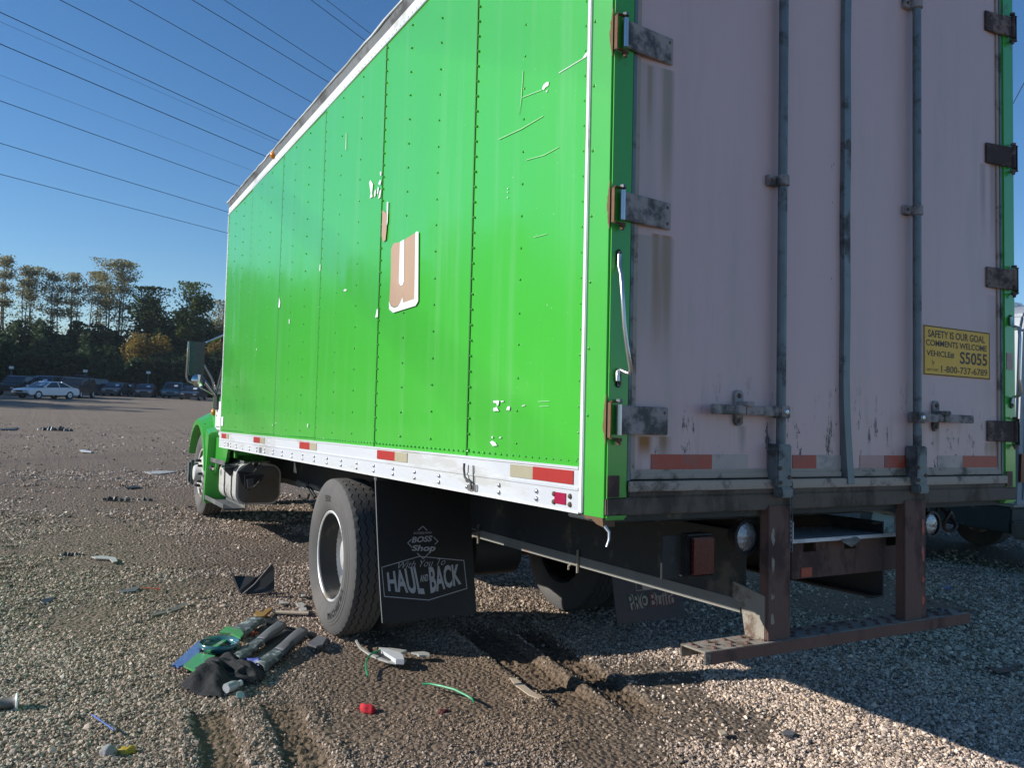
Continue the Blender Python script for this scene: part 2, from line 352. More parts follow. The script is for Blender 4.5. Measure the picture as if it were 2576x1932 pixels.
def ground_mat():
    m, t, p = new_mat('gravel_yard')
    geo = t.nodes.new('ShaderNodeNewGeometry'); P = geo.outputs['Position']
    fine = noise(t, 38, 6, rough=.7, vec=P); vor = t.nodes.new('ShaderNodeTexVoronoi'); vor.inputs['Scale'].default_value = 34; t.links.new(P, vor.inputs['Vector'])
    big = noise(t, .35, 5, rough=.65, vec=P); mid = noise(t, 2.2, 5, rough=.7, vec=P)
    g = mix(t, maprange(t, fine, .3, .7), (.12, .09, .065), (.29, .225, .168))
    g = mix(t, maprange(t, vor.outputs['Distance'], .05, .35), mix(t, vor.outputs['Color'], (.13, .10, .075), (.36, .285, .22)), g)
    dirt = mix(t, mid, (.16, .108, .068), (.25, .18, .12))
    a = N(t, 'ShaderNodeAttribute', attribute_name='mud')
    f = math_n(t, 'MAXIMUM', a.outputs['Fac'], math_n(t, 'MULTIPLY', maprange(t, math_n(t, 'ADD', math_n(t, 'MULTIPLY', big, .7), math_n(t, 'MULTIPLY', mid, .35)), .48, .66), .62))
    c = mix(t, math_n(t, 'MULTIPLY', f, .92), g, dirt)
    # towards the far yard single stones merge into packed, dusty ground
    v = t.nodes.new('ShaderNodeVectorMath'); v.operation = 'DISTANCE'; t.links.new(P, v.inputs[0]); v.inputs[1].default_value = (-1.7, -2.4, 0)
    packed = mix(t, noise(t, .09, 6, rough=.7, vec=P), (.245, .19, .14), (.35, .28, .21))
    packed = mix(t, math_n(t, 'MULTIPLY', maprange(t, noise(t, .5, 6, rough=.75, vec=P), .5, .7), .45), packed, (.17, .138, .105))
    c = mix(t, maprange(t, v.outputs['Value'], 10, 30, 0, .8), c, packed)
    t.links.new(c, p.inputs['Base Color']); p.inputs['Roughness'].default_value = .93; p.inputs['Specular IOR Level'].default_value = .2
    hh = math_n(t, 'ADD', math_n(t, 'MULTIPLY', fine, .6), math_n(t, 'MULTIPLY', vor.outputs['Distance'], -.9))
    b = N(t, 'ShaderNodeBump', Strength=.9, Distance=.03); t.links.new(hh, b.inputs['Height']); t.links.new(b.outputs[0], p.inputs['Normal'])
    return m
mt['ground'] = ground_mat()
tag(link('ground', gme, 'ground'), kind='structure')
GZ = lambda x, y: float(terrain(np.array([float(x)]), np.array([float(y)]))[0])

# loose gravel: real stones, instanced on points
def gravel():
    pts = []
    def scatter(n, px0, px1, py0, py1, smin, smax, wgt):
        px = NR.uniform(px0, px1, n*3); py = py0+(py1-py0)*NR.random(n*3)
        d = FW[None]+RW[None]*((px-PW/2)/PXF)[:, None]-UW[None]*((py-PH/2)/PXF)[:, None]
        w = CW[None]+d*(-CW[2]/d[:, 2])[:, None]
        dist = np.linalg.norm(w-CW, axis=1); acc = NR.random(n*3) < np.clip((dist/dist.max())**0, 0, 1)
        return w[acc][:n], np.exp(NR.uniform(np.log(smin), np.log(smax), n))
    # even cover in the world, denser near: rejection by ground area
    def area(n, r0, r1, smin, smax):
        a = NR.uniform(RAD(29.4-36), RAD(29.4+35), n); r = np.sqrt(NR.uniform(r0*r0, r1*r1, n))
        w = np.stack([CW[0]+r*np.sin(a), CW[1]+r*np.cos(a)], -1)
        return w, smin*(smax/smin)**(NR.random(n)**1.9)
    W_, S_ = [], []
    for n, r0, r1, s0, s1 in ((185000, 3.0, 6.2, .0038, .0125), (125000, 6.2, 10.5, .005, .0155), (52000, 10.5, 17, .007, .022), (16000, 15, 34, .010, .032), (1300, 3., 9., .013, .024), (500, 9, 30, .02, .045)):
        w, s = area(n, r0, r1, s0, s1); W_.append(w); S_.append(s)
    w = np.concatenate(W_); s = np.concatenate(S_)
    m, tr, be = rut_fields(w[:, 0], w[:, 1]); mud = mud_field(w[:, 0], w[:, 1])
    keep = (NR.random(len(w)) > m*.96) & (NR.random(len(w)) > .05*mud)
    # bare, trodden patches
    bare = np.clip((vnoise(w[:, 0], w[:, 1], .8, 21)*.65+vnoise(w[:, 0], w[:, 1], 2.7, 22)*.35-.50)*7, 0, .93); keep &= NR.random(len(w)) > bare
    w, s, mud, bare = w[keep], s[keep], mud[keep], bare[keep]
    s = s*(1-.30*mud)
    z = terrain(w[:, 0], w[:, 1])+s*.18
    n = len(w); v = NR.random(n)
    pal = np.array([(.60, .465, .36), (.46, .36, .28), (.295, .23, .18), (.70, .56, .44), (.31, .22, .145), (.72, .63, .53), (.12, .10, .082)])
    k = NR.choice(7, n, p=[.24, .24, .18, .11, .11, .03, .09]); col = pal[k]*(.8+.4*v)[:, None]
    brown = np.array([.27, .185, .112])*(.6+.8*NR.random(n))[:, None]; col = col*(1-.62*mud)[:, None]+brown*(.62*mud)[:, None]
    gl = np.clip((w[:, 0]-.9)/.5, 0, 1)*np.clip((1.9-w[:, 1])/.5, 0, 1); col = col*(1+.35*gl)[:, None]    # paler stone behind the step
    me = D.meshes.new('gravel'); me.vertices.add(n); me.vertices.foreach_set('co', np.stack([w[:, 0], w[:, 1], z], -1).ravel())
    A = me.attributes.new('rot', 'FLOAT_VECTOR', 'POINT'); A.data.foreach_set('vector', np.stack([NR.uniform(-1., 1., n), NR.uniform(-1., 1., n), NR.uniform(0, 6.3, n)], -1).astype(np.float32).ravel())
    sc = np.stack([s*NR.uniform(.8, 1.35, n), s*NR.uniform(.7, 1.1, n), s*NR.uniform(.45, .8, n)], -1)
    A = me.attributes.new('scl', 'FLOAT_VECTOR', 'POINT'); A.data.foreach_set('vector', sc.astype(np.float32).ravel())
    A = me.attributes.new('col', 'FLOAT_COLOR', 'POINT'); A.data.foreach_set('color', np.concatenate([col, np.ones((n, 1))], 1).astype(np.float32).ravel())
    A = me.attributes.new('pick', 'INT', 'POINT'); A.data.foreach_set('value', NR.integers(0, 6, n).astype(np.int32))
    o = link('gravel', me, None); tag(o, 'loose grey and brown gravel stones strewn over the yard', 'gravel', kind='stuff')
    sm, t, p = new_mat('gravel_stone'); a = N(t, 'ShaderNodeAttribute', attribute_type='INSTANCER', attribute_name='col')
    c = mix(t, noise(t, 1.4, 4), (.75, .75, .75), (1.2, 1.2, 1.2)); c = mix(t, 1.0, a.outputs['Color'], c, 'MULTIPLY')
    t.links.new(c, p.inputs['Base Color']); p.inputs['Roughness'].default_value = .85; p.inputs['Specular IOR Level'].default_value = .3
    g = D.node_groups.new('gravel_scatter', 'GeometryNodeTree'); g.is_modifier = True
    g.interface.new_socket('Geometry', in_out='INPUT', socket_type='NodeSocketGeometry'); g.interface.new_socket('Geometry', in_out='OUTPUT', socket_type='NodeSocketGeometry')
    gi = g.nodes.new('NodeGroupInput'); go = g.nodes.new('NodeGroupOutput'); L = g.links.new
    jn = g.nodes.new('GeometryNodeJoinGeometry')
    for i in range(6):
        ic = g.nodes.new('GeometryNodeMeshIcoSphere'); ic.inputs['Radius'].default_value = 1; ic.inputs['Subdivisions'].default_value = 1 if i % 2 else 2
        sp = g.nodes.new('GeometryNodeSetPosition'); ns = g.nodes.new('ShaderNodeTexNoise'); ns.noise_dimensions = '4D'
        ns.inputs['W'].default_value = i*7.3; ns.inputs['Scale'].default_value = 1.1; ns.inputs['Detail'].default_value = 2
        sb = g.nodes.new('ShaderNodeVectorMath'); sb.operation = 'SUBTRACT'; sb.inputs[1].default_value = (.5, .5, .5)
        ml = g.nodes.new('ShaderNodeVectorMath'); ml.operation = 'SCALE'; ml.inputs['Scale'].default_value = 2.0
        L(ns.outputs['Color'], sb.inputs[0]); L(sb.outputs[0], ml.inputs[0]); L(ml.outputs[0], sp.inputs['Offset']); L(ic.outputs['Mesh'], sp.inputs['Geometry'])
        sm_ = g.nodes.new('GeometryNodeSetMaterial'); sm_.inputs['Material'].default_value = sm; L(sp.outputs[0], sm_.inputs['Geometry'])
        gt = g.nodes.new('GeometryNodeGeometryToInstance'); L(sm_.outputs[0], gt.inputs[0]); L(gt.outputs[0], jn.inputs[0])
    ip = g.nodes.new('GeometryNodeInstanceOnPoints'); ip.inputs['Pick Instance'].default_value = True
    L(gi.outputs[0], ip.inputs['Points']); L(jn.outputs[0], ip.inputs['Instance'])
    for nm, ty, sk in (('rot', 'FLOAT_VECTOR', 'Rotation'), ('scl', 'FLOAT_VECTOR', 'Scale'), ('pick', 'INT', 'Instance Index')):
        na = g.nodes.new('GeometryNodeInputNamedAttribute'); na.data_type = ty; na.inputs['Name'].default_value = nm
        L(na.outputs['Attribute'], ip.inputs[sk])
    L(ip.outputs[0], go.inputs[0])
    md = o.modifiers.new('scatter', 'NODES'); md.node_group = g
gravel()

# ================================================================ THE GREEN BOX TRUCK
TR = empty('box_truck', (0, 3.05, 0)); TR.rotation_euler = (-TH, 0, 0); TR['truck'] = 1
tag(TR, 'bright green box truck with white rear doors, standing on the gravel seen from behind', 'truck')
BW, BL, ZG, ZT, ZR, YR = 2.4646, 7.0444, .1627, 2.5786, 2.7128, -.145
P12 = 1.2192
# --- body core, roof, far wall
MB().box(.014, BW-.014, -.06, BL-.03, .02, ZR-.03).build('box_core', 'core', TR)
MB().box(.0, BW, YR, BL, ZR-.012, ZR+.012).build('roof', 'rail', TR, .006)
MB().box(BW-.012, BW, .0, BL, ZG, ZT).build('right_wall', 'green', TR)
MB().box(.02, BW-.02, BL-.028, BL-.004, .0, ZR-.02).build('front_wall', 'white_trim', TR)
# --- side panels: thin sheets, each a little bowed
ys = [0.008]+[.9345+P12*i for i in range(5)]+[BL-.035]
for i in range(6):
    y0, y1 = ys[i]+.0055, ys[i+1]-.0055; nU, nV = 10, 20; vs = []; fs = []
    tilt = rnd.uniform(-.006, .006) if i else .007; bow = rnd.uniform(.001, .005); ph = rnd.uniform(0, 6); x0 = -.0015 if i % 2 else -.0035
    for a in range(nU+1):
        for b in range(nV+1):
            u, v = a/nU, b/nV; y = y0+(y1-y0)*u; z = ZG+.002+(ZT-ZG-.002)*v
            w = bow*math.sin(math.pi*u)*math.sin(math.pi*v)+.0012*math.sin(7*v+ph+2*u)*math.sin(math.pi*u)
            vs.append((x0-w+tilt*(u-.5), y, z))
    for a in range(nU):
        for b in range(nV): k = a*(nV+1)+b; fs.append((k, k+1, k+nV+2, k+nV+1))
    rim = [a*(nV+1) for a in range(nU+1)]+[nU*(nV+1)+b for b in range(1, nV+1)]+[a*(nV+1)+nV for a in range(nU-1, -1, -1)]+[b for b in range(nV-1, 0, -1)]
    n0 = len(vs); vs += [(.010, vs[k][1], vs[k][2]) for k in rim]
    for k in range(len(rim)): fs.append((rim[k], rim[(k+1) % len(rim)], n0+(k+1) % len(rim), n0+k))
    MB().add(vs, fs).build('side_panel', 'green', TR, smooth=50)
for yy in ys[1:6]: MB().box(-.0052, -.001, yy-.0045, yy+.0045, ZG+.004, ZT-.004).build('panel_seam', 'seam', TR)
# --- rivets of the wall
rv = MB()
def rivet(y, z, r=.0058, x=-.0055):
    rv.lathe([(-.0055, .0006), (-.0045, r*.6), (-.001, r*.95), (.004, r)], (x, y, z), 'X', 8)
for i in range(6):
    y0, y1 = ys[i], ys[i+1]; ncol = 2 if i else 1
    for c_ in range(ncol):
        y = y0+(y1-y0)*((c_+1)/(ncol+1)); n = 18
        for k in range(n): rivet(y, ZG+.07+(ZT-ZG-.12)*k/(n-1)+rnd.uniform(-.003, .003))
    n = 34
    for k in range(n): rivet(y1-.022, ZG+.03+(ZT-ZG-.06)*k/(n-1), .0058)
    if i == 0:
        for k in range(26): rivet(.022, ZG+.03+(ZT-ZG-.06)*k/25, .0058)
y = .03
while y < BL-.05: rivet(y, ZG+.022, .0055); y += .052
tag(rv.build('rivets', 'green', TR, smooth=60), kind='stuff')
# --- bottom rail with ridge, its bolts and tapes
prof = [(-.006, .003), (-.006, .076), (-.011, .079), (-.011, .087), (-.006, .090), (-.006, .152), (-.012, .155), (-.012, ZG+.002), (.012, ZG+.002), (.012, .003)]
MB().prism([(x, .012, z) for x, z in prof], (0, BL-.024, 0)).build('bottom_rail', 'rail', TR)
MB().box(-.009, .03, .01, BL-.01, -.004, .003).build('rail_edge', 'white_trim', TR)
bme = MB().lathe([(-.009, .001), (-.0085, .006), (-.005, .0095), (.002, .0105)], (0, 0, 0), 'X', 10).mesh('bolt', smooth=60)
bme.materials.append(mt['bolt']); bmr = bme.copy(); bmr.materials.clear(); bmr.materials.append(mt['bolt_rusty'])
brow = [0.066, .175]+[.30+.305*k for k in range(23)]
for k, y in enumerate(brow):
    if y > BL-.04: break
    for z in (.024, .054):
        o = link('bolt', bmr if k < 2 else bme, None, TR); o.location = tuple(np.array((-.006, y, z))-O_L)
def side_patch(name, px0, px1, z0, z1, mat, x=-.0085, py=1150):
    ya, yb = side(px0, py)[1], side(px1, py)[1]
    return MB().box(x-.0012, x+.003, min(ya, yb), max(ya, yb), z0, z1).build(name, mat, TR)
for px0, px1, m_ in ((1289, 1346, 'tan_tape'), (1346, 1448, 'red_tape'), (952, 997, 'red_tape'), (997, 1028, 'tan_tape'), (755, 781, 'red_tape'), (781, 798, 'tan_tape'),
                     (638.6, 655, 'red_tape'), (655, 666, 'tan_tape'), (557, 569, 'red_tape'), (569, 575, 'tan_tape')):
    side_patch('reflective_tape', px0, px1, .098, .148, m_)
side_patch('reflective_tape', 1402, 1430, .020, .062, 'crimson'); side_patch('rail_label', 654, 659, .012, .06, 'rooflip'); side_patch('rail_label', 572, 576, .02, .06, 'grey_tape')
# rubber hook and its keeper on the rail
hp = [side(*q, -.012) for q in ((1174, 1166), (1173, 1180), (1175, 1200), (1181, 1207), (1190, 1214), (1192, 1232))]
hk = MB().tube([tuple(h+np.array([-.012, 0, 0])) for h in hp], .0055, 8).build('rubber_hook', 'hook', TR, smooth=50)
h2 = [side(*q, -.012) for q in ((1190, 1171), (1191, 1205), (1191, 1236))]; MB().tube(h2, .003, 6).build('hook_rod', 'galv', hk)
for px in ((1180, 1188), (1192, 1201)):
    a, b = side(px[0], 1218, -.008), side(px[1], 1236, -.008)
    MB().box(-.016, -.006, min(a[1], b[1]), max(a[1], b[1]), b[2], a[2]).build('keeper', 'steel_bright', hk, .002)
# --- top rail, roof lip, front trim
MB().box(-.010, .012, -.10, BL, ZT-.002, ZT+.030).build('top_rail', 'rail', TR, .003)
MB().box(-.006, .012, -.10, BL, ZT+.030, ZT+.078).build('top_rail_face', 'white_trim', TR, .002)
MB().prism([(-.004, -.12, ZT+.078), (.010, -.12, ZT+.078), (.010, -.12, ZR+.004), (-.022, -.12, ZR+.004)], (0, BL+.12, 0)).build('roof_lip', 'rooflip', TR)
lipv = MB(); n = 60
pts = [(-.024+rnd.uniform(-.003, .003), -.12+(BL+.12)*k/n, ZR+.006+rnd.uniform(-.004, .004)) for k in range(n+1)]
lipv.tube(pts, .0075, 6).build('drip_edge', 'white_trim', TR, smooth=60)
rv2 = MB()
y = .0
while y < BL-.03:
    rv2.lathe([(-.004, .0006), (-.003, .003), (.002, .005)], (-.010, y, ZT+.014), 'X', 6)
    if int(y/.06) % 4 == 0: rv2.lathe([(-.004, .0006), (-.003, .003), (.002, .005)], (-.012, y, ZT+.105), 'X', 6)
    y += .06
tag(rv2.build('top_rail_rivets', 'bolt', TR, smooth=60), kind='stuff')
MB().box(-.007, .03, BL-.034, BL+.004, .0, ZT-.2).build('front_corner_trim', 'white_trim', TR, .004)
MB().box(-.010, .04, BL-.036, BL+.008, ZT-.2, ZT-.01).build('front_corner_cap', 'rail', TR, .006)
for px, py in ((688, 392),):
    q = side(px, py, -.012)
    MB().lathe([(-.03, .002), (-.026, .02), (-.01, .033), (.006, .036)], (-.012, q[1], ZT+.10), 'X', 14).build('marker_light', 'orange_lamp', TR, smooth=60)
# --- remains of lettering and scrapes on the wall
def wall_decal(name, px, mat, o=(550, 300), s=3.016, x=-.0095):
    pts = [side(o[0]+a/s, o[1]+b/s, -.006) for a, b in px]
    return MB().prism([(x, p[1], p[2]) for p in pts], (.002, 0, 0)).build(name, mat, TR)
wall_decal('lettering_remains', [(1312, 985), (1330, 940), (1390, 930), (1440, 895), (1500, 860), (1498, 1000), (1490, 1365), (1402, 1390), (1385, 1385), (1365, 1415), (1335, 1426), (1312, 1410), (1300, 1370), (1310, 1200)], 'decal_brown')
wall_decal('lettering_remains', [(1383, 930), (1415, 910), (1412, 1230), (1405, 1255), (1388, 1264), (1374, 1240)], 'decal_white', x=-.0115)
wall_decal('lettering_remains', [(1500, 857), (1512, 850), (1523, 856), (1520, 1380), (1500, 1415), (1330, 1468), (1300, 1442), (1298, 1380), (1314, 1418), (1338, 1432), (1366, 1420), (1385, 1390), (1402, 1348), (1406, 1391), (1492, 1364)], 'decal_white', x=-.0112)
wall_decal('lettering_remains', [(1247, 690), (1262, 700), (1281, 715), (1278, 830), (1270, 915), (1252, 930), (1240, 880)], 'decal_brown')
wall_decal('lettering_remains', [(1280, 626), (1291, 626), (1286, 780), (1278, 812)], 'decal_white')
for poly in ([(1155, 460), (1175, 490), (1168, 560), (1172, 588), (1150, 600), (1158, 560), (1146, 480)], [(1228, 395), (1240, 400), (1236, 430), (1228, 420)], [(1215, 490), (1226, 460), (1238, 462), (1230, 500)],
             [(1183, 590), (1186, 545), (1197, 530), (1194, 580)], [(1204, 560), (1212, 510), (1220, 520), (1212, 570)], [(1215, 605), (1226, 540), (1238, 530), (1230, 590)], [(1192, 1505), (1204, 1440), (1213, 1440), (1212, 1500)],
             [(456, 1430), (462, 1350), (470, 1390), (466, 1428)], [(768, 1150), (770, 1100), (776, 1100), (774, 1150)], [(948, 1300), (960, 1288), (978, 1292), (966, 1306)], [(536, 1550), (536, 1518), (541, 1516), (541, 1552)], [(967, 720-490), (970, 590-490), (972, 590-490), (971, 720-490)]):
    wall_decal('paint_scrape', poly, 'scrape')
z5 = dict(o=(950, 100), s=2.765); z6 = dict(o=(950, 700), s=2.765)
for poly, kw in (([(1148, 342), (1156, 315), (1176, 295), (1196, 290), (1192, 318), (1172, 330), (1160, 348)], z5), ([(1172, 362), (1188, 345), (1184, 362)], z5), ([(1010, 402), (1012, 397), (1145, 346), (1147, 350)], z5),
                 ([(1263, 229), (1430, 128), (1446, 100), (1466, 78), (1468, 84), (1456, 118), (1432, 132), (1266, 232)], z5), ([(1015, 212), (1018, 212), (1006, 400), (990, 520), (1003, 395)], z5),
                 ([(845, 690), (1000, 618), (1155, 528), (1157, 531), (1003, 622), (847, 693)], z5), ([(1035, 835), (1160, 800), (1265, 745), (1266, 748), (1162, 804), (1036, 838)], z5), ([(1090, 1372), (1180, 1350), (1180, 1353), (1092, 1375)], z5),
                 ([(808, 852), (850, 850), (846, 880), (835, 890), (830, 870), (810, 866)], z6), ([(808, 905), (832, 895), (848, 924), (810, 924)], z6), ([(860, 852), (882, 852), (880, 860), (862, 862)], z6), ([(898, 915), (910, 890), (926, 893), (922, 920)], z6), ([(1005, 888), (1030, 880), (1030, 886), (1010, 892)], z6),
                 ([(785, 1140), (800, 1130), (822, 1142), (836, 1165), (805, 1168)], z6), ([(795, 1100), (806, 1100), (806, 1112), (797, 1112)], z6), ([(848, 1108), (862, 1102), (864, 1110), (852, 1114)], z6), ([(1120, 856), (1200, 853), (1200, 857), (1122, 860)], z6), ([(1130, 890), (1195, 888), (1195, 891), (1131, 894)], z6),
                 ([(905, 1030), (912, 1030), (911, 1037), (906, 1037)], z5), ([(905, 1055), (910, 1055), (910, 1062), (905, 1062)], z5), ([(904, 1092), (909, 1092), (909, 1099), (904, 1099)], z5)):
    wall_decal('paint_scrape', poly, 'scratch' if poly[0] in ((1015, 212), (845, 690), (1035, 835), (1090, 1372), (1120, 856), (1130, 890), (1010, 402)) else 'scrape', **kw)
for q, r_ in (((646, 879), 4), ((686, 1110 - 40), 3), ((775, 1070), 6), ((695, 1065), 3)):
    p = side(*q, -.006); k = r_/800*2.2
    MB().prism([(-.0095, p[1]+k*math.cos(a)*rnd.uniform(.6, 1.2), p[2]+k*math.sin(a)*rnd.uniform(.6, 1.2)) for a in np.linspace(0, 6.28, 9)[:-1]], (.002, 0, 0)).build('paint_scrape', 'scrape', TR)
side_patch('label', 558, 563, .23, .33, 'decal_white', py=1070)
# --- rear frame: green corner posts, white trim strip
MB().box(-.010, .012, -.012, .010, .0, ZT+.03).build('corner_trim', 'white_trim', TR, .003)
for s in (0, 1):
    X0, X1 = ((-.004, .094), (BW-.094, BW+.004))[s]
    MB().box(X0, X1, YR, -.012, -.012, ZT+.05).build('corner_post', 'green_frame', TR, .008)
    MB().box(X0+.006, X0+.058, YR-.0045, YR-.0005, .068, .142).build('rust_patch', 'bumper', TR, .001)
MB().box(.094, BW-.094, YR, -.012, ZT-.02, ZT+.05).build('rear_header', 'green_frame', TR, .006)
for z in np.arange(.35, 2.6, .24):
    MB().lathe([(-.005, .001), (-.004, .005), (.002, .008)], (-.0045, -.032, z), 'X', 8).build('post_rivet', 'green_frame', TR, smooth=60)
# torn, rusty lower corner and the bent strip hanging from it
MB().prism([(-.006, -.135, -.005), (-.006, -.02, -.004), (-.006, -.04, -.016), (-.006, -.07, -.014), (-.006, -.1, -.028), (-.006, -.14, -.034)], (.05, 0, 0)).build('rusty_corner', 'rust', TR)
MB().tube([(.0, -.14, -.03), (.012, -.15, -.05), (.012, -.15, -.075), (.002, -.15, -.1)], [.006, .005, .004, .003], 6).build('torn_strip', 'rail', TR, smooth=50)
# --- rear doors
zb = rear(1605, 1206)[2]; YD = -.128; XC = 1.222
def stain_box(px0, py0, px1, py1, col=(.34, .13, .012), amt=.8):
    a, b = rear(px0, py0), rear(px1, py1); return (a[0], b[0], b[2], a[2], col, amt)
stains = [stain_box(1630, 160, 1644, 390), stain_box(1668, 168, 1692, 620, (.34, .20, .08), .85), stain_box(1610, 150, 1695, 640, (.40, .36, .30), .55),
          stain_box(1642, 585, 1690, 960, (.34, .14, .012), 1.0), stain_box(1600, 585, 1695, 1000, (.36, .31, .25), .6), stain_box(1605, 1098, 1642, 1165, (.34, .12, .01), 1.0), stain_box(1658, 1098, 1690, 1165, (.28, .12, .03), 1.0),
          stain_box(2468, 408, 2484, 640, (.28, .17, .10), .6), stain_box(2492, 410, 2512, 700, (.32, .2, .14), .6), stain_box(2480, 1114, 2516, 1166, (.30, .16, .07), .8), stain_box(2352, 1080, 2368, 1165, (.28, .22, .18), .6), stain_box(2485, 740, 2518, 1000, (.42, .32, .28), .4), stain_box(1860, 1072, 1880, 1160, (.25, .22, .2), .6)]
mt['door'] = door_paint(stains, 1)
doors = []
for x0, x1 in ((.108, XC-.012), (XC+.012, BW-.108)):
    d_ = MB().box(x0, x1, YD, YD+.045, zb, ZT-.03).build('door', 'door', TR, .003); doors.append(d_)
    for a, b in ((x0, x0+.022), (x1-.022, x1)):                      # alloy edge bars
        if abs(a-XC) > .05 and abs(b-XC) > .05: MB().box(a, b, YD-.007, YD-.0005, zb+.02, ZT-.05).build('edge_bar', 'sill_lip', d_, .002)
    MB().box(x0, x1, YD-.010, YD-.0005, zb, zb+.022).build('bottom_bar', 'sill_lip', d_, .003)
    MB().box(x0+.004, x1-.004, YD-.004, YD-.0005, zb+.022, zb+.034).build('weather_strip', 'sill_lip', d_)
for a, b in ((.094, .108), (BW-.108, BW-.094)):
    MB().box(a, b, YR+.006, YD+.02, zb-.02, ZT-.02).build('door_seal', 'galv', TR)
# centre astragal, bent a little outwards at the foot
zs = np.linspace(zb-.03, ZT-.05, 24); vs = []; fs = []
for z in zs:
    k = max(0, 1-(z-zb)/.42)**2; xo = XC-.004+.010*k+.002*math.sin(z*9); yo = YD-.010-.012*k
    vs += [(xo-.016, yo+.012+.012*k, z), (xo-.014, yo-.012, z), (xo+.030, yo-.008, z), (xo+.034, yo+.012+.012*k, z)]
for i in range(len(zs)-1):
    for j in range(4): fs.append((i*4+j, i*4+(j+1) % 4, i*4+4+(j+1) % 4, i*4+4+j))
fs += [(0, 1, 2, 3), tuple(range(len(vs)-4, len(vs)))]
MB().add(vs, fs).build('astragal', 'galv', doors[0], smooth=40)
# lock rods with guides, keepers and handles
for x, zg_, d_, s in ((rear(1968, 600, YD-.034)[0], rear(1965, 454, YD-.034)[2], doors[0], -1), (rear(2307, 600, YD-.034)[0], rear(2305, 529, YD-.034)[2], doors[1], 1)):
    rod = MB().tube([(x, YD-.034, zb-.02), (x, YD-.034, 1.3), (x, YD-.034, ZT-.06)], .0185, 14).build('lock_rod', 'galv', d_, smooth=50)
    for z in (zg_, zg_+.95):
        g = MB(); g.lathe([(-.021, .019), (-.021, .026), (.021, .026), (.021, .019)], (x, YD-.034, z), 'Z', 16); g.box(x-.062, x-.014, YD-.022, YD-.001, z-.021, z+.021); g.build('rod_guide', 'hinge', rod, .002)
        MB().lathe([(-.006, .001), (-.005, .006), (.0, .008)], (x-.048, YD-.022, z), 'Y', 8).build('bolt', 'bolt_rusty', rod)
    c_ = MB(); kz0, kz1 = rear(1960, 1231)[2], rear(1960, 1117)[2]
    c_.box(x-.044, x+.036, YD-.060, YD-.004, kz0+.012, kz1); c_.box(x-.032, x+.034, YD-.070, YD-.02, kz0-.028, kz0+.012)
    kp = c_.build('cam_keeper', 'galv', rod, .006)
    for dx, dz in ((-.03, .085), (.02, .05), (-.028, .03)): MB().lathe([(-.006, .001), (-.005, .006), (.0, .009)], (x+dx, YD-.061, kz0+dz), 'Y', 8).build('bolt', 'bolt_rusty', rod)
    if s < 0: hz, px0, pxp, z0, z1 = rear(1960, 1037)[2], 1790, 1868, rear(1868, 1072)[2], rear(1868, 982)[2]
    else: hz, px0, pxp, z0, z1 = rear(2330, 1052)[2], 2447, 2365, rear(2365, 1086)[2], rear(2365, 1009)[2]
    xe = rear(px0, 1037, YD-.05)[0]; xp = rear(pxp, 1037, YD-.03)[0]
    h = MB(); zz = lambda xx: hz+.004*(xx-x)
    h.hexa([(x, YD-.052, hz-.020), (x, YD-.030, hz-.020), (x, YD-.030, hz+.020), (x, YD-.052, hz+.020)], [(xp, YD-.050, hz-.016), (xp, YD-.036, hz-.016), (xp, YD-.036, hz+.018), (xp, YD-.050, hz+.018)])
    h.hexa([(xp, YD-.052, hz-.017), (xp, YD-.034, hz-.017), (xp, YD-.034, hz+.019), (xp, YD-.052, hz+.019)], [(xe, YD-.058, hz-.018), (xe, YD-.040, hz-.018), (xe, YD-.040, hz+.020), (xe, YD-.058, hz+.020)])
    hn = h.build('door_handle', 'hinge', rod, .004)
    pl = [(xp+.022*math.cos(a), YD-.012, (z0+.022 if a > math.pi else z1-.022)+.022*math.sin(a)) for a in np.linspace(0, 2*math.pi, 20)[:-1]]
    MB().prism(pl, (0, .011, 0)).build('handle_plate', 'hinge', rod)
    MB().box(xp-.012, xp+.028, YD-.066, YD-.012, hz+.016, hz+.034).build('handle_catch', 'hinge', rod, .003)
    for z in (z1-.022, z0+.02): MB().lathe([(-.006, .001), (-.005, .007), (.0, .010)], (xp, YD-.012, z), 'Y', 10).build('bolt', 'bolt_rusty', rod)
    MB().box(x-.028, x+.026, YD-.060, YD-.012, hz-.024, hz+.024).build('handle_clevis', 'hinge', rod, .004)
    MB().lathe([(-.008, .001), (-.007, .009), (.0, .012)], (x, YD-.060, hz), 'Y', 10).build('bolt', 'bolt', rod)
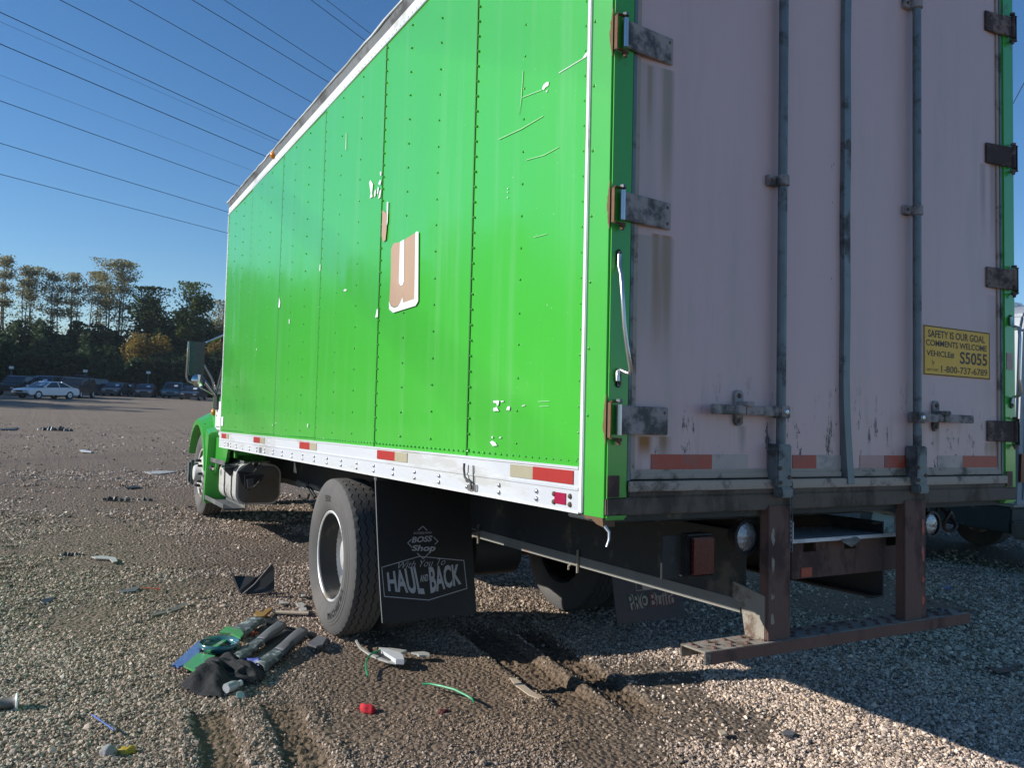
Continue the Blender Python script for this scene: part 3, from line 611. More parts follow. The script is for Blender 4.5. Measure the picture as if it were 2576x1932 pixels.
# hinges
def hinge(s, zc, hh, d_, mat):
    xw = (.002 if s < 0 else BW-.002); sg = -s
    xp = xw+sg*.034
    # strap bent over the post and across the door
    yo = YR-.018
    xe = rear(1688, 516)[0] if s < 0 else rear(2482, 705)[0]
    sk = .012
    st = MB(); st.hexa([(xp, yo-.002, zc-hh), (xp, yo+.010, zc-hh), (xp, yo+.010, zc+hh), (xp, yo-.002, zc+hh)], [(xe, YD-.009, zc-hh), (xe, YD-.001, zc-hh), (xe, YD-.001, zc+hh), (xe, YD-.009, zc+hh)])
    o = st.build('hinge', mat, d_, .003)
    MB().tube([(xp, yo, zc-hh*1.05), (xp, yo, zc+hh*1.05)], .0105, 12).build('hinge_pin', 'steel_bright' if s < 0 else 'hinge_rust', o, smooth=50)
    b = MB(); xb = xw-sg*.002
    for z in (zc-hh*1.3, zc+hh*1.22): b.box(min(xb, xp+sg*.012), max(xb, xp+sg*.012), yo-.006, yo+.010, z-.0022, z+.0022)
    b.box(min(xb, xb+sg*.004), max(xb, xb+sg*.004), yo-.002, YR+.004, zc-hh*1.3, zc+hh*1.22)
    b.build('hinge_bracket', 'rust' if s < 0 else 'hinge_rust', o, .002)
    MB().lathe([(-hh*1.75, .001), (-hh*1.74, .007), (-hh*1.5, .008), (-hh*1.5, .013), (-hh*1.28, .013)], (xp, yo, zc), 'Z', 6).build('hinge_nut', 'rust' if s < 0 else 'hinge_rust', o)
    MB().lathe([(hh*1.22, .012), (hh*1.42, .012), (hh*1.42, .001)], (xp, yo, zc), 'Z', 6).build('hinge_bolt_head', 'galv' if s < 0 else 'hinge_rust', o)
    # rusty weld patch around the bracket
    for dx, dz in ((.02, .6), (.02, -.6)):
        MB().lathe([(-.004, .001), (-.003, .006), (.0, .008)], (xe+s*.02*1.0, YD-.009, zc+dz*hh), 'Y', 8).build('bolt', 'bolt_rusty', o)
for py_l, py_r in ((1056.5, 1086), (516, 705), (80, 398), (None, 72)):
    zr_ = rear(2560, py_r, YR-.02)[2]
    zl_ = rear(1572, py_l, YR-.02)[2] if py_l else zr_
    hinge(-1, zl_, .050, doors[0], 'hinge'); hinge(1, zr_, .050, doors[1], 'hinge_rust')
    w = MB(); n = 16
    w.prism([(-.0058, YR+.004+.016*abs(math.sin(math.pi*k/(n-1)))*rnd.uniform(.6, 1.2), zl_-.085+.17*k/(n-1)) for k in range(n)]+[(-.0058, YR+.001, zl_+.085), (-.0058, YR+.001, zl_-.085)], (.0012, 0, 0)).build('weld_rust', 'rust', TR)
# reflective tape on the doors
def rear_patch(name, px0, px1, py0, py1, mat, parent, y=None):
    a, b = rear(px0, py0), rear(px1, py1); y = YD-.0022 if y is None else y
    return MB().box(a[0], b[0], y, y+.002, min(a[2], b[2]), max(a[2], b[2])).build(name, mat, parent)
for px0, px1, m_, d_ in ((1640, 1793, 'orange_tape', 0), (1793, 1884, 'grey_tape', 0), (1996, 2056, 'orange_tape', 0), (2056, 2126, 'grey_tape', 0), (2166, 2226, 'pink_tape', 1), (2228, 2282, 'orange_tape', 1), (2362, 2424, 'grey_tape', 1), (2424, 2510, 'orange_tape', 1)):
    xa, xb = rear(px0, 1180)[0], rear(px1, 1180)[0]
    MB().box(xa, xb, YD-.0026, YD-.0006, zb+.030, zb+.088).build('reflective_tape', m_, doors[d_])
def rq(pts, o, s, y): return [rear(o[0]+a/s, o[1]+b/s, y) for a, b in pts]
Z8 = ((1926, 600), 2.552)
text_quad('tape_handwriting', 'TRI 0907193', rq([(340, 1482), (508, 1478), (508, 1508), (340, 1512)], *Z8, YD-.0032), 'pen', doors[0], .35, -.012)
# yellow comment sign
c4 = rq([(1012, 545), (1437, 612), (1440, 913), (1017, 868)], *Z8, YD-.002)
sx0, sx1 = (c4[0][0]+c4[3][0])/2, (c4[1][0]+c4[2][0])/2; sz1, sz0 = (c4[0][2]+c4[1][2])/2, (c4[2][2]+c4[3][2])/2
sg = MB().box(sx0, sx1, YD-.0030, YD-.0006, sz0, sz1).build('sign', 'yellow', doors[1]); tag(sg, 'yellow driver comment sign')
def sign_q(pts):    # square the lettering up on the sign
    out = []
    for q in pts: p = rear(Z8[0][0]+q[0]/Z8[1], Z8[0][1]+q[1]/Z8[1], YD-.0036); out.append(p)
    zt_, zb_ = (out[0][2]+out[1][2])/2, (out[2][2]+out[3][2])/2; xl, xr = (out[0][0]+out[3][0])/2, (out[1][0]+out[2][0])/2; y = YD-.0036
    return [(xl, y, zt_), (xr, y, zt_), (xr, y, zb_), (xl, y, zb_)]
for s_, q, b_ in (('SAFETY IS OUR GOAL', [(1043, 583), (1408, 628), (1408, 672), (1043, 632)], .018), ('COMMENTS WELCOME', [(1030, 645), (1420, 690), (1420, 730), (1030, 682)], .018), ('VEHICLE#', [(1033, 712), (1212, 733), (1212, 772), (1033, 755)], .018),
                  ('S5055', [(1248, 725), (1423, 745), (1423, 822), (1248, 803)], .02), ('1-800-737-6789', [(1128, 815), (1423, 842), (1423, 885), (1128, 858)], .012), ('SAFETY ALERT', [(1035, 830), (1112, 838), (1112, 852), (1035, 848)], .0)):
    text_quad('sign_lettering', s_, sign_q(q), 'ink', sg, 0, b_)
b_ = MB(); fr = [(sx0+.004, YD-.0036, sz0+.004), (sx1-.004, YD-.0036, sz0+.004), (sx1-.004, YD-.0036, sz1-.004), (sx0+.004, YD-.0036, sz1-.004)]
stroke(b_, fr, .005, (0, 1, 0), True).build('sign_border', 'ink', sg)
bp = rear(1926+1075/2.552, 600+800/2.552, YD-.0036)
stroke(MB(), [bp+np.array(q) for q in ((-.006, 0, .012), (0, 0, 0), (.010, 0, .006))], .004, (0, 1, 0)).add([tuple(bp+np.array(q)) for q in ((-.004, 0, 0), (.004, 0, .002), (.001, 0, -.012))], [(0, 1, 2)]).build('sign_emblem', 'ink', sg)
a, b = rear(2535, 888), rear(2553, 932)
MB().box(BW-.075, BW-.025, YR-.0022, YR+.001, b[2], a[2]).build('label', 'pink_tape', TR)
# grab handles on the posts
def grab(pts, o, s, out, base):
    P = []
    for (a, b), d_ in zip(pts, out):
        q = rear(o[0]+a/s, o[1]+b/s, YR-d_); P.append(tuple(q))
    h = MB().tube(P, .0075, 10).build('grab_handle', 'steel_bright', TR, smooth=60)
    for a, b in base:
        q = rear(o[0]+a/s, o[1]+b/s, YR-.006); x = min(max(q[0], .02), .075) if q[0] < 1 else min(max(q[0], BW-.075), BW-.02)
        MB().box(x-.012, x+.012, YR-.009, YR+.001, q[2]-.028, q[2]+.028).build('handle_foot', 'galv', h, .005)
        for dz in (-.013, .013): MB().lathe([(-.005, .001), (-.004, .005), (.0, .007)], (x, YR-.009, q[2]+dz), 'Y', 8).build('bolt', 'bolt_rusty', h)
grab([(200, 100), (198, 180), (212, 235), (222, 400), (232, 560), (250, 700), (274, 845), (262, 868), (232, 855), (206, 842), (190, 855), (188, 915)], (1480, 600), 2.552, [.012, .014, .05, .06, .06, .06, .058, .05, .03, .014, .012, .012], ((199, 120), (196, 905)))
grab([(1575, 505), (1578, 555), (1600, 566), (1628, 572), (1633, 640), (1626, 900), (1640, 985), (1626, 1010), (1590, 1020), (1580, 1060)], (1926, 600), 2.552, [.012, .014, .03, .05, .06, .06, .06, .04, .014, .012], ((1576, 525), (1582, 1055)))
# --- sill, bumper posts, step
MB().box(.0, BW, YR-.004, .10, .004, .066).box(.0955, BW-.0955, YR-.003, .10, .0665, zb-.004).build('sill', 'sill', TR, .004)
MB().box(.09, BW-.09, YR-.012, YR-.003, zb-.042, zb-.006).build('sill_lip', 'sill_lip', TR, .003)
MB().box(.0, BW, YR+.03, .09, -.022, .004).build('sill_channel', 'frame', TR, .004)
YS = -.17; zst, zsb = -.500, -.548
xl0, xl1 = rear(1930, 1500, YS+.02)[0], rear(1985, 1500, YS+.02)[0]; xr0, xr1 = rear(2274, 1450, YS+.02)[0], rear(2326, 1450, YS+.02)[0]
for x0, x1, k in ((xl0, xl1, 0), (xr0, xr1, 1)):
    ps = MB(); ps.box(x0, x1, YS+.014, YS+.022, zst-.03, .02); ps.box(x0, x0+.008, YS+.022, YS+.062, zst, .02); ps.box(x1-.008, x1, YS+.022, YS+.062, zst, .02)
    po = ps.build('bumper_post', 'bumper', TR, .002)
    rp = MB(); xm = (x0+.012 if k == 0 else x1-.03); z = -.08
    for zz, hh in ((-.10, .075), (-.215, .085), (-.33, .03), (-.42, .05)):
        rp.prism([(xm+.010+.011*math.cos(q)*rnd.uniform(.5, 1.2), YS+.0128, zz+hh*.5*math.sin(q)*rnd.uniform(.6, 1.1)) for q in np.linspace(0, 6.28, 14)[:-1]], (0, .001, 0))
    rp.build('flaked_paint', 'bumper_tan' if k == 0 else 'orange_tape', po)
pl = [rear(1700+a/2.525, 1150+b/2.525, YS+.04) for a, b in ((470, 920), (575, 935), (575, 1185), (520, 1165), (520, 1040), (495, 1000))]
MB().prism([(xl0-.004, YS+.03, -.33), (xl0-.004, YS+.20, -.30), (xl0-.004, YS+.20, -.36), (xl0-.004, YS+.15, -.40), (xl0-.004, YS+.13, zst), (xl0-.004, YS+.03, zst)], (.006, 0, 0)).build('gusset_plate', 'bumper_tan', TR)
xs0, xs1 = rear(1773, 1665, YS)[0], rear(2440, 1550, YS)[0]
st = MB(); st.box(xs0, xs1, YS, YS+.135, zst-.006, zst); st.box(xs0, xs1, YS, YS+.006, zsb, zst-.006); st.box(xs0, xs1, YS+.129, YS+.135, zsb, zst-.006)
so_ = st.build('step', 'bumper_tan', TR, .0025); MB().box(xs0+.03, xs1-.001, YS-.0022, YS-.0004, zsb+.001, zst-.002).build('step_face', 'bumper', so_)
tme = MB().lathe([(.007, .004), (.006, .009), (.0, .012)], (0, 0, 0), 'Z', 8).mesh('tread_button', smooth=40); tme.materials.append(mt['bumper'])
k = 0; x = xs0+.03
while x < xs1-.02:
    for yy in (.03, .067, .104):
        if (k+int(yy*100)) % 2 == 0:
            o = link('tread_button', tme, None, so_); o.location = (x+rnd.uniform(-.006, .006), YS+yy, zst); o.rotation_euler = (0, 0, 0)
    x += .042; k += 1
# cross plate with notches, tray, chain
xa, xb = rear(2000, 1400, .0)[0], rear(2274, 1380, .0)[0]
z1_, z0_ = rear(2100, 1358, .0)[2], rear(2100, 1448, .0)[2]
cp = MB(); xs = np.linspace(xa-.02, xb+.04, 20); nt0 = [(.09, .19), (.42, .52), (.78, .92)]; w_ = xs[-1]-xs[0]; prev = 0.
for lo, hi in nt0+[(1., 1.)]:
    cp.box(xs[0]+prev*w_, xs[0]+lo*w_, .0, .014, z1_-.045, z1_); prev = hi
cp.box(xs[0], xs[-1], .0, .014, z0_, z1_-.045); cpo = cp.build('cross_plate', 'bumper', TR)
MB().box(xa+.035, xa+.10, -.0035, -.0005, z0_+.006, z0_+.045).build('reflector', 'orange_tape', cpo)
MB().prism([(xb, .014, z0_), (xb, .9, z0_+.06), (xb, .9, z1_), (xb, .014, z1_)], (-.012, 0, 0)).build('cross_plate_brace', 'frame', TR)
tz = rear(2100, 1352, -.02)[2]; ty = [(-.03, 0), (.26, .0)]
tray = MB(); x0, x1 = rear(1990, 1340, -.03)[0], rear(2252, 1320, -.03)[0]
tray.box(x0, x1, -.03, .30, tz-.006, tz); tray.build('folding_tray', 'rail', TR, .002)
for xx, nm in ((x0, 0), (x1, 1)):
    MB().tube([(xx, -.034, tz-.004), (xx, -.034, tz+.012), (xx, -.034, tz+.075), (xx, -.022, tz+.09), (xx, .02, tz+.094), (xx, .26, tz+.09)], .007, 8).build('tray_edge', 'white_trim', TR, smooth=50)
MB().box(x0, x1, -.036, -.028, tz-.012, tz+.004).build('tray_lip', 'rail', TR, .002)
MB().hexa([(x0+.30, -.05, tz-.02), (x0+.36, -.05, tz-.02), (x0+.36, -.03, tz), (x0+.30, -.03, tz)], [(x0+.34, -.06, tz-.04), (x0+.40, -.06, tz-.012), (x0+.40, -.04, tz), (x0+.34, -.04, tz-.03)]).build('tray_latch', 'bumper_tan', TR)
ch = MB(); z = .10; xx = rear(1993, 1250, YR-.02)[0]
while z > -.16:
    a_ = [(xx+.007*math.cos(q) if k % 2 else xx, YR-.016+(0 if k % 2 else .007*math.cos(q)), z+.012*math.sin(q)) for q in np.linspace(0, 2*math.pi, 9)]
    ch.tube(a_, .0022, 5, False); z -= .018; k += 1
ch.build('chain', 'galv', TR)
# --- lamps under the sill
def lamp_round(px, py, Y, r, name='reversing_lamp'):
    c_ = rear(px, py, Y)
    h = MB().lathe([(.05, .001), (.05, r*.7), (.0, r*1.12), (-.022, r*1.22), (-.022, r)], c_, 'Y', 28).build(name, 'rubber', TR, smooth=50)
    MB().lathe([(-.024, .0005), (-.022, r*.5), (-.012, r*.98), (.0, r)], c_, 'Y', 28).build('lens', 'lamp_glass', h, smooth=60)
    MB().box(c_[0]-.01, c_[0]+.01, c_[1]+.0, c_[1]+.03, c_[2]+r, -.03).build('lamp_bracket', 'frame', h)
lamp_round(1872, 1350, -.06, .058); lamp_round(2336, 1318, -.06, .050)
a, b = rear(1735, 1350, -.04), rear(1793, 1446, -.04)
tl = MB().box(a[0]-.006, b[0]+.008, -.038, .03, b[2]-.006, a[2]+.006).build('tail_lamp', 'black', TR, .008)
MB().box(a[0], b[0], -.056, -.0385, b[2], a[2]).build('lens', 'lamp_red', tl, .012)
MB().box(a[0]-.10, a[0]-.012, .0, .01, b[2]-.01, a[2]).build('lamp_bracket', 'frame', tl, .002)
q = rear(2389, 1312, .0)
MB().tube([(q[0]+.04*math.cos(t), .0+.01*math.sin(2*t), q[2]+.045*math.sin(t)) for t in np.linspace(.3, 6.1, 18)]+[(q[0]+.02, .1, q[2]+.1)], .010, 8).build('air_hose', 'rubber', TR, smooth=50)
MB().tube([(q[0]-.15, .02, q[2]+.02), (q[0]-.08, .02, q[2]+.035), (q[0]+.0, .05, q[2]+.10)], .008, 8).build('air_hose', 'rubber', TR, smooth=50)
# --- chassis
FZ0 = -.42
for x0, x1, s in ((.80, .88, 1), (BW-.88, BW-.80, -1)):
    xo = x0 if s > 0 else x1-.01
    fr_ = MB(); fr_.box(xo, xo+.01, .0, 9.2, FZ0, -.09); fr_.box(x0, x1, .0, 9.2, -.10, -.09); fr_.box(x0, x1, .0, 9.2, FZ0-.010, FZ0)
    fo = fr_.build('frame_rail', 'frame', TR)
    MB().box(xo-.0035 if s > 0 else xo+.0105, xo-.0005 if s > 0 else xo+.0135, .02, 8.6, FZ0-.008, FZ0+.045).build('frame_flange', 'frame_flange', fo)
    for (pa, pb) in (((1200, 1345), (1200, 1372)), ((1450, 1400), (1450, 1440))):
        if s > 0:
            y = side(pa[0], pa[1]+10, x0-.02)[1]
            MB().tube([(x0-.012, y, FZ0+.08), (x0-.012, y, FZ0-.04)], .007, 6).tube([(x0-.012, y, FZ0-.0), (x0-.03, y+.03, FZ0+.004), (x0-.035, y+.05, FZ0-.01), (x0-.035, y+.05, FZ0-.03)], .006, 6).build('frame_clamp', 'bumper_tan', fo)
for y in np.arange(.3, 7.0, .305): MB().box(.45, BW-.45, y-.02, y+.02, -.085, -.004).build('cross_member', 'frame', TR)
for y in (1.2, 2.0, 4.4, 5.6): MB().box(.88, BW-.88, y-.04, y+.04, FZ0+.02, -.12).build('chassis_brace', 'frame', TR)
zc = -1.13+.525
MB().tube([(.3, 3.05, zc), (.7, 3.05, zc), (1.0, 3.05, zc), (1.05, 3.05, zc), (1.43, 3.05, zc), (1.5, 3.05, zc), (2.15, 3.05, zc)], [.07, .07, .08, .2, .2, .08, .07], 14).build('rear_axle', 'frame', TR, smooth=50)
MB().lathe([(-.16, .001), (-.14, .12), (-.05, .19), (.05, .2)], (1.24, 3.05, zc), 'Y', 20).build('differential', 'frame', TR, smooth=60)
for x in (.78, BW-.86):
    lf = MB()
    for k in range(5): L_ = .75-.11*k; lf.prism([(x, 3.05+L_*t, zc+.13+.02*k*0-.018*k+.10*t*t) for t in np.linspace(-1, 1, 9)]+[(x, 3.05+L_*t, zc+.142-.018*k+.10*t*t) for t in np.linspace(1, -1, 9)], (.08, 0, 0))
    lf.build('leaf_spring', 'frame', TR)
MB().tube([(1.24, 3.0, zc+.02), (1.24, 6.0, zc+.12), (1.24, 8.0, zc+.2)], .05, 10).build('drive_shaft', 'frame', TR, smooth=50)
MB().tube([(1.05, 4.3, zc+.05), (1.05, 5.2, zc+.05)], .14, 16).build('air_tank', 'frame', TR, .01, 50)
MB().box(1.75, 2.25, 5.45, 6.0, FZ0-.2, FZ0+.14).build('battery_box', 'frame', TR, .02)
fwc = to_local((0, 8.66, .525)); zf = fwc[2]; yf = fwc[1]
MB().tube([(.25, yf, zf), (.6, yf, zf-.06), (1.86, yf, zf-.06), (2.2, yf, zf)], .05, 10).build('front_axle', 'frame', TR, smooth=50)
# --- wheels
def tyre_mesh():
    R, Wd = .525, .275; nA = 288; half = Wd/2
    prof = [(-half+.055, .300), (-half+.022, .312), (-half+.006, .345), (-half, .385), (-half-.002, .415), (-half+.001, .418), (-half+.001, .432), (-half+.004, .435), (-half+.006, .452), (-half+.009, .455), (-half+.014, .478), (-half+.024, .502), (-half+.030, .512)]
    gro = [-.072, -.026, .026, .072]; tp = []
    for g in gro:
        for dx, dr in ((-.0048, 0), (-.0034, -.013), (.0034, -.013), (.0048, 0)): tp.append((g+dx, dr, 1))
    tp = [(-.104, -.0045, 0), (-.100, -.003, 0)]+tp+[(.100, -.003, 0), (.104, -.0045, 0)]
    rings = []
    for i in range(nA):
        a = 2*math.pi*i/nA; zz = (abs((i/3) % 2-1)-.5)*.016; nib = -.0045 if (i % 6) in (0,) else 0
        pr = [(x, r) for x, r in prof]
        sq = -.012*max(0, math.cos(a+math.pi/2))**40
        pr += [(x+zz*z, R-.0006-.002*abs(x/.1)**2+dr+(nib if not z else 0)) for x, dr, z in tp]
        pr += [(-x, r) for x, r in prof[::-1]]
        rings.append([(x, r*math.cos(a), r*math.sin(a)) for x, r in pr])
    k = len(rings[0]); vs = [v for rg in rings for v in rg]; fs = []
    for i in range(nA):
        j = (i+1) % nA
        for t in range(k-1): fs.append((i*k+t, i*k+t+1, j*k+t+1, j*k+t))
    return MB().add(vs, fs).mesh('tyre', smooth=28)
TYRE = tyre_mesh(); TYRE.materials.append(mt['tyre'])
# outer wheel of a pair: deep dish, hub sunk far inside
RIM_D = MB().lathe([(-.098, .308), (-.112, .306), (-.116, .298), (-.110, .288), (-.085, .282), (-.02, .276), (.05, .268), (.075, .255), (.083, .235), (.083, .15), (.07, .140), (.02, .135), (-.005, .12), (-.012, .05), (-.014, .001)], (0, 0, 0), 'X', 64).mesh('rim', smooth=35); RIM_D.materials.append(mt['rim'])
RIM_F = MB().lathe([(-.098, .308), (-.112, .306), (-.116, .298), (-.110, .288), (-.08, .280), (-.05, .255), (-.10, .215), (-.125, .19), (-.128, .15), (-.12, .125), (-.135, .11), (-.19, .10), (-.205, .085), (-.21, .001)], (0, 0, 0), 'X', 64).mesh('rim', smooth=35); RIM_F.materials.append(mt['rim_white'])
BARREL = MB().lathe([(.116, .300), (.10, .282), (.0, .27), (-.10, .282), (-.116, .300)], (0, 0, 0), 'X', 48).mesh('barrel', smooth=40); BARREL.materials.append(mt['frame'])
LUG = MB().lathe([(-.065, .001), (-.063, .009), (-.05, .0155), (.0, .019)], (0, 0, 0), 'X', 10).mesh('lug_nut', smooth=40); LUG.materials.append(mt['black'])
LUGM = LUG.copy(); LUGM.materials.clear(); LUGM.materials.append(mt['bolt_rusty'])
def arc_text(s, r0, r1, a_mid, span, x, wheel):
    uv, f = text_mesh(s, 0, .03); vs = []
    for u, v in uv:
        r = r0+(r1-r0)*v; a = a_mid+span*(.5-u); vs.append((x, -r*math.cos(a)*-1, r*math.sin(a)))
    return MB().add(vs, f).build('sidewall_lettering', 'tyre_text', wheel, fixn=False)
def wheel(xc, yc, zc, rim, flip, lugs, rot=0., text=False):
    w = empty('wheel'); w.parent = TR; w.location = tuple(np.array((xc, yc, zc))-O_L)
    t_ = link('tyre', TYRE, None, w); t_.rotation_euler = (rot, 0, 0)
    r_ = link('rim', rim, None, w); b_ = link('barrel', BARREL, None, w)
    if flip: r_.rotation_euler = (0, 0, math.pi)
    for k in range(10 if lugs else 0):
        a = 2*math.pi*k/10; lx, rr, lm = ((-.118, .165, LUG) if lugs == 2 else (.084, .168, LUGM))
        o = link('lug_nut', lm, None, r_); o.location = (lx, rr*math.cos(a), rr*math.sin(a))
    if text:
        for s_, am, sp in text: arc_text(s_, .372, .412, am, sp, -.1425, t_)
    return w
wheel(.150, 3.05, zc, RIM_D, False, 1, .3, (('XZE2', RAD(72), .30), ('MICHELIN', RAD(214), -.001+.95)))
wheel(.465, 3.05, zc, BARREL, False, 0, .9); wheel(BW-.465, 3.05, zc, BARREL, False, 0, .5); wheel(BW-.150, 3.05, zc, RIM_D, True, 1, .1)
wheel(.185, yf, zf, RIM_F, False, 2, .2); wheel(BW-.185, yf, zf, RIM_F, True, 2, .6)
# --- mud flaps with print
fTL, fBL = side(945, 1200, 0.004), side(958, 1569, 0.004)
nfl = np.cross((1, 0, 0), fTL-fBL); nfl /= np.linalg.norm(nfl)
def flap_pt(px, py, off=.0): p = hit_local(px, py, fBL, nfl); return p+nfl*off*(1 if nfl[1] < 0 else -1)
fBR = flap_pt(1199, 1545)
def flap(x0, x1, mat, edge_mat, print_):
    vs = []; fs = []; n = 12
    for i in range(n+1):
        t = i/n; p = fBL*(1-t)+fTL*t; bend = .035*math.sin(t*2.6)*(1-t); x0b = x0+.012*(1-t)**3
        for x in (x0b, x1):
            for d in (0, .011): vs.append((x, p[1]+d+bend*0, p[2]))
    for i in range(n):
        a = i*4
        fs += [(a, a+2, a+6, a+4), (a+1, a+5, a+7, a+3), (a, a+4, a+5, a+1), (a+2, a+3, a+7, a+6)]
    fs += [(0, 1, 3, 2), (n*4, n*4+2, n*4+3, n*4+1)]
    o = MB().add(vs, fs).build('mud_flap', mat, TR)
    e = MB(); 
    for i in range(n):
        a, b = vs[i*4], vs[i*4+4]; e.hexa([(a[0]-.002, a[1], a[2]), (a[0]-.0002, a[1], a[2]), (a[0]-.0002, a[1]+.011, a[2]), (a[0]-.002, a[1]+.011, a[2])], [(b[0]-.002, b[1], b[2]), (b[0]-.0002, b[1], b[2]), (b[0]-.0002, b[1]+.011, b[2]), (b[0]-.002, b[1]+.011, b[2])])
    e.build('flap_edge', edge_mat, o)
    MB().box(x0, .80 if x0 < 1 else BW, fTL[1]-.02, fTL[1]+.03, fTL[2]-.02, fTL[2]+.03).build('flap_hanger', 'frame', o)
    return o
fl = flap(.004, fBR[0], 'rubber', 'flap_edge', True)
Z3 = ((700, 1150), 3.318)
fz = lambda pts, off=.0016: [flap_pt(Z3[0][0]+a/Z3[1], Z3[0][1]+b/Z3[1], off) for a, b in pts]
for s_, q, sh, bo in (('BOSSELMAN', [(1130, 627), (1280, 622), (1280, 640), (1130, 645)], .2, .0), ('BOSS', [(1112, 668), (1287, 655), (1284, 705), (1112, 718)], .2, .03), ('Shop', [(1112, 738), (1312, 728), (1310, 805), (1112, 798)], .2, .03),
                      ('HAUL', [(905, 965), (1172, 905), (1224, 1150), (918, 1122)], 0, .03), ('BACK', [(1252, 915), (1508, 893), (1528, 1062), (1272, 1142)], 0, .03), ('AND', [(1182, 988), (1250, 976), (1250, 1036), (1184, 1046)], 0, .02), ('With You To', [(1000, 880), (1395, 842), (1395, 900), (1000, 935)], .5, -.008)):
    text_quad('flap_lettering', s_, fz(q), 'flap_print', fl, sh, bo)
lg = MB(); nn = nfl
stroke(lg, fz([(863, 922), (1175, 830), (1548, 865), (1573, 1098), (1255, 1195), (885, 1165)]), .0045, nn, True)
for ln in ([(1170, 612), (1206, 578), (1240, 612)], [(1298, 672), (1332, 705), (1308, 728)], [(1108, 690), (1080, 718), (1112, 752)], [(1160, 805), (1210, 850), (1255, 805)]): stroke(lg, fz(ln), .005, nn)
lg.build('flap_emblem', 'flap_print', fl, fixn=False)
sh2 = np.array([0, .20, 0]); fTL, fBL = fTL+sh2, fBL+sh2-(fTL-fBL)*.26
fr2 = flap(flap_pt(1545, 1520)[0], flap_pt(1722, 1540)[0], 'flap_red', 'flap_red', False)
Z1 = ((1150, 1280), 3.687)
f2 = lambda pts, off: [flap_pt(Z1[0][0]+a/Z1[1], Z1[0][1]+b/Z1[1], off) for a, b in pts]
for s_, q, m2 in (('PRO', [(1570, 797), (1775, 782), (1785, 918), (1605, 945)], 'print_green'), ('Build', [(1782, 780), (2008, 765), (2028, 890), (1792, 916)], 'print_red')):
    text_quad('flap_lettering', s_, f2(q, .0012), 'print_tan', fr2, 0, .085); text_quad('flap_lettering', s_, f2(q, .0022), m2, fr2, 0, .008)
l2 = MB(); stroke(l2, f2([(1655, 640), (1660, 762), (1900, 738), (1895, 640)], .0012), .004, nfl); l2.build('flap_emblem', 'print_tan', fr2, fixn=False)
MB().add(f2([(1700, 640), (1830, 640), (1835, 742), (1720, 752)], .0014), [(0, 1, 2, 3)]).build('flap_emblem', 'print_tan', fr2, fixn=False)
# --- cab, hood and fenders (mostly behind the box)
cab = MB(); cy0, cy1 = 7.20, 8.42
cab.box(.14, BW-.14, cy0, cy1, -.10, .60); cab.hexa([(.16, cy0, .60), (BW-.16, cy0, .60), (BW-.16, cy1-.02, .60), (.16, cy1-.02, .60)], [(.26, cy0+.05, 1.42), (BW-.26, cy0+.05, 1.42), (BW-.26, cy1-.35, 1.42), (.26, cy1-.35, 1.42)])
cabo = cab.build('cab', 'green_frame', TR, .05, 40)
MB().hexa([(.25, cy1+.002, .64), (BW-.25, cy1+.002, .64), (BW-.25, cy1-.04, .64), (.25, cy1-.04, .64)], [(.34, cy1-.30, 1.36), (BW-.34, cy1-.30, 1.36), (BW-.34, cy1-.35, 1.36), (.34, cy1-.35, 1.36)]).build('windshield', 'glass', cabo)
for s in (0, 1):
    xo = .128 if s == 0 else BW-.140
    dr = MB().box(xo, xo+.012, cy0+.06, cy1-.08, -.02, .58).build('cab_door', 'green_frame', cabo, .006)
    xi = .158 if s == 0 else BW-.166
    MB().hexa([(xi-.012, cy0+.06, .60), (xi+.008, cy0+.06, .60), (xi+.008, cy1-.06, .60), (xi-.012, cy1-.06, .60)], [(xi+(.085 if s == 0 else -.085), cy0+.10, 1.34), (xi+(.093 if s == 0 else -.077), cy0+.10, 1.34), (xi+(.093 if s == 0 else -.077), cy1-.38, 1.34), (xi+(.085 if s == 0 else -.085), cy1-.38, 1.34)]).build('side_window', 'glass', dr)
    if s == 0:
        ya, yb = side(542, 1050, .124)[1], side(557, 1050, .124)[1]; z1s, z0s = side(552, 1010, .124)[2], side(542, 1094, .124)[2]
        stk = MB().box(.1235, .1275, yb-.25, ya, z0s, z1s).build('door_sticker', 'sticker', dr)
        for zz, hh, w in ((z1s-.10, .05, .10), (z1s-.17, .02, .05), (z0s+.10, .012, .3), (z0s+.05, .03, .25)): MB().box(.1215, .1232, ya-.06-w, ya-.06, zz-hh/2, zz+hh/2).build('sticker_print', 'sticker_ink', stk)
        MB().box(.10, .128, cy0+.10, cy0+.22, .48, .52).build('door_handle', 'black', dr, .006)
# rocker and its bracket behind the box corner
MB().prism([(.10, side(567, 1151, .1)[1]-.02, -.19), (.10, 7.75, -.21), (.10, 7.95, -.46), (.10, 8.12, .10), (.10, 7.05, .06)], (.03, 0, 0)).build('rocker_panel', 'green_frame', cabo)
MB().box(.10, .13, 6.70, 6.76, -.11, .0).build('cab_bracket', 'green_frame', cabo, .004)
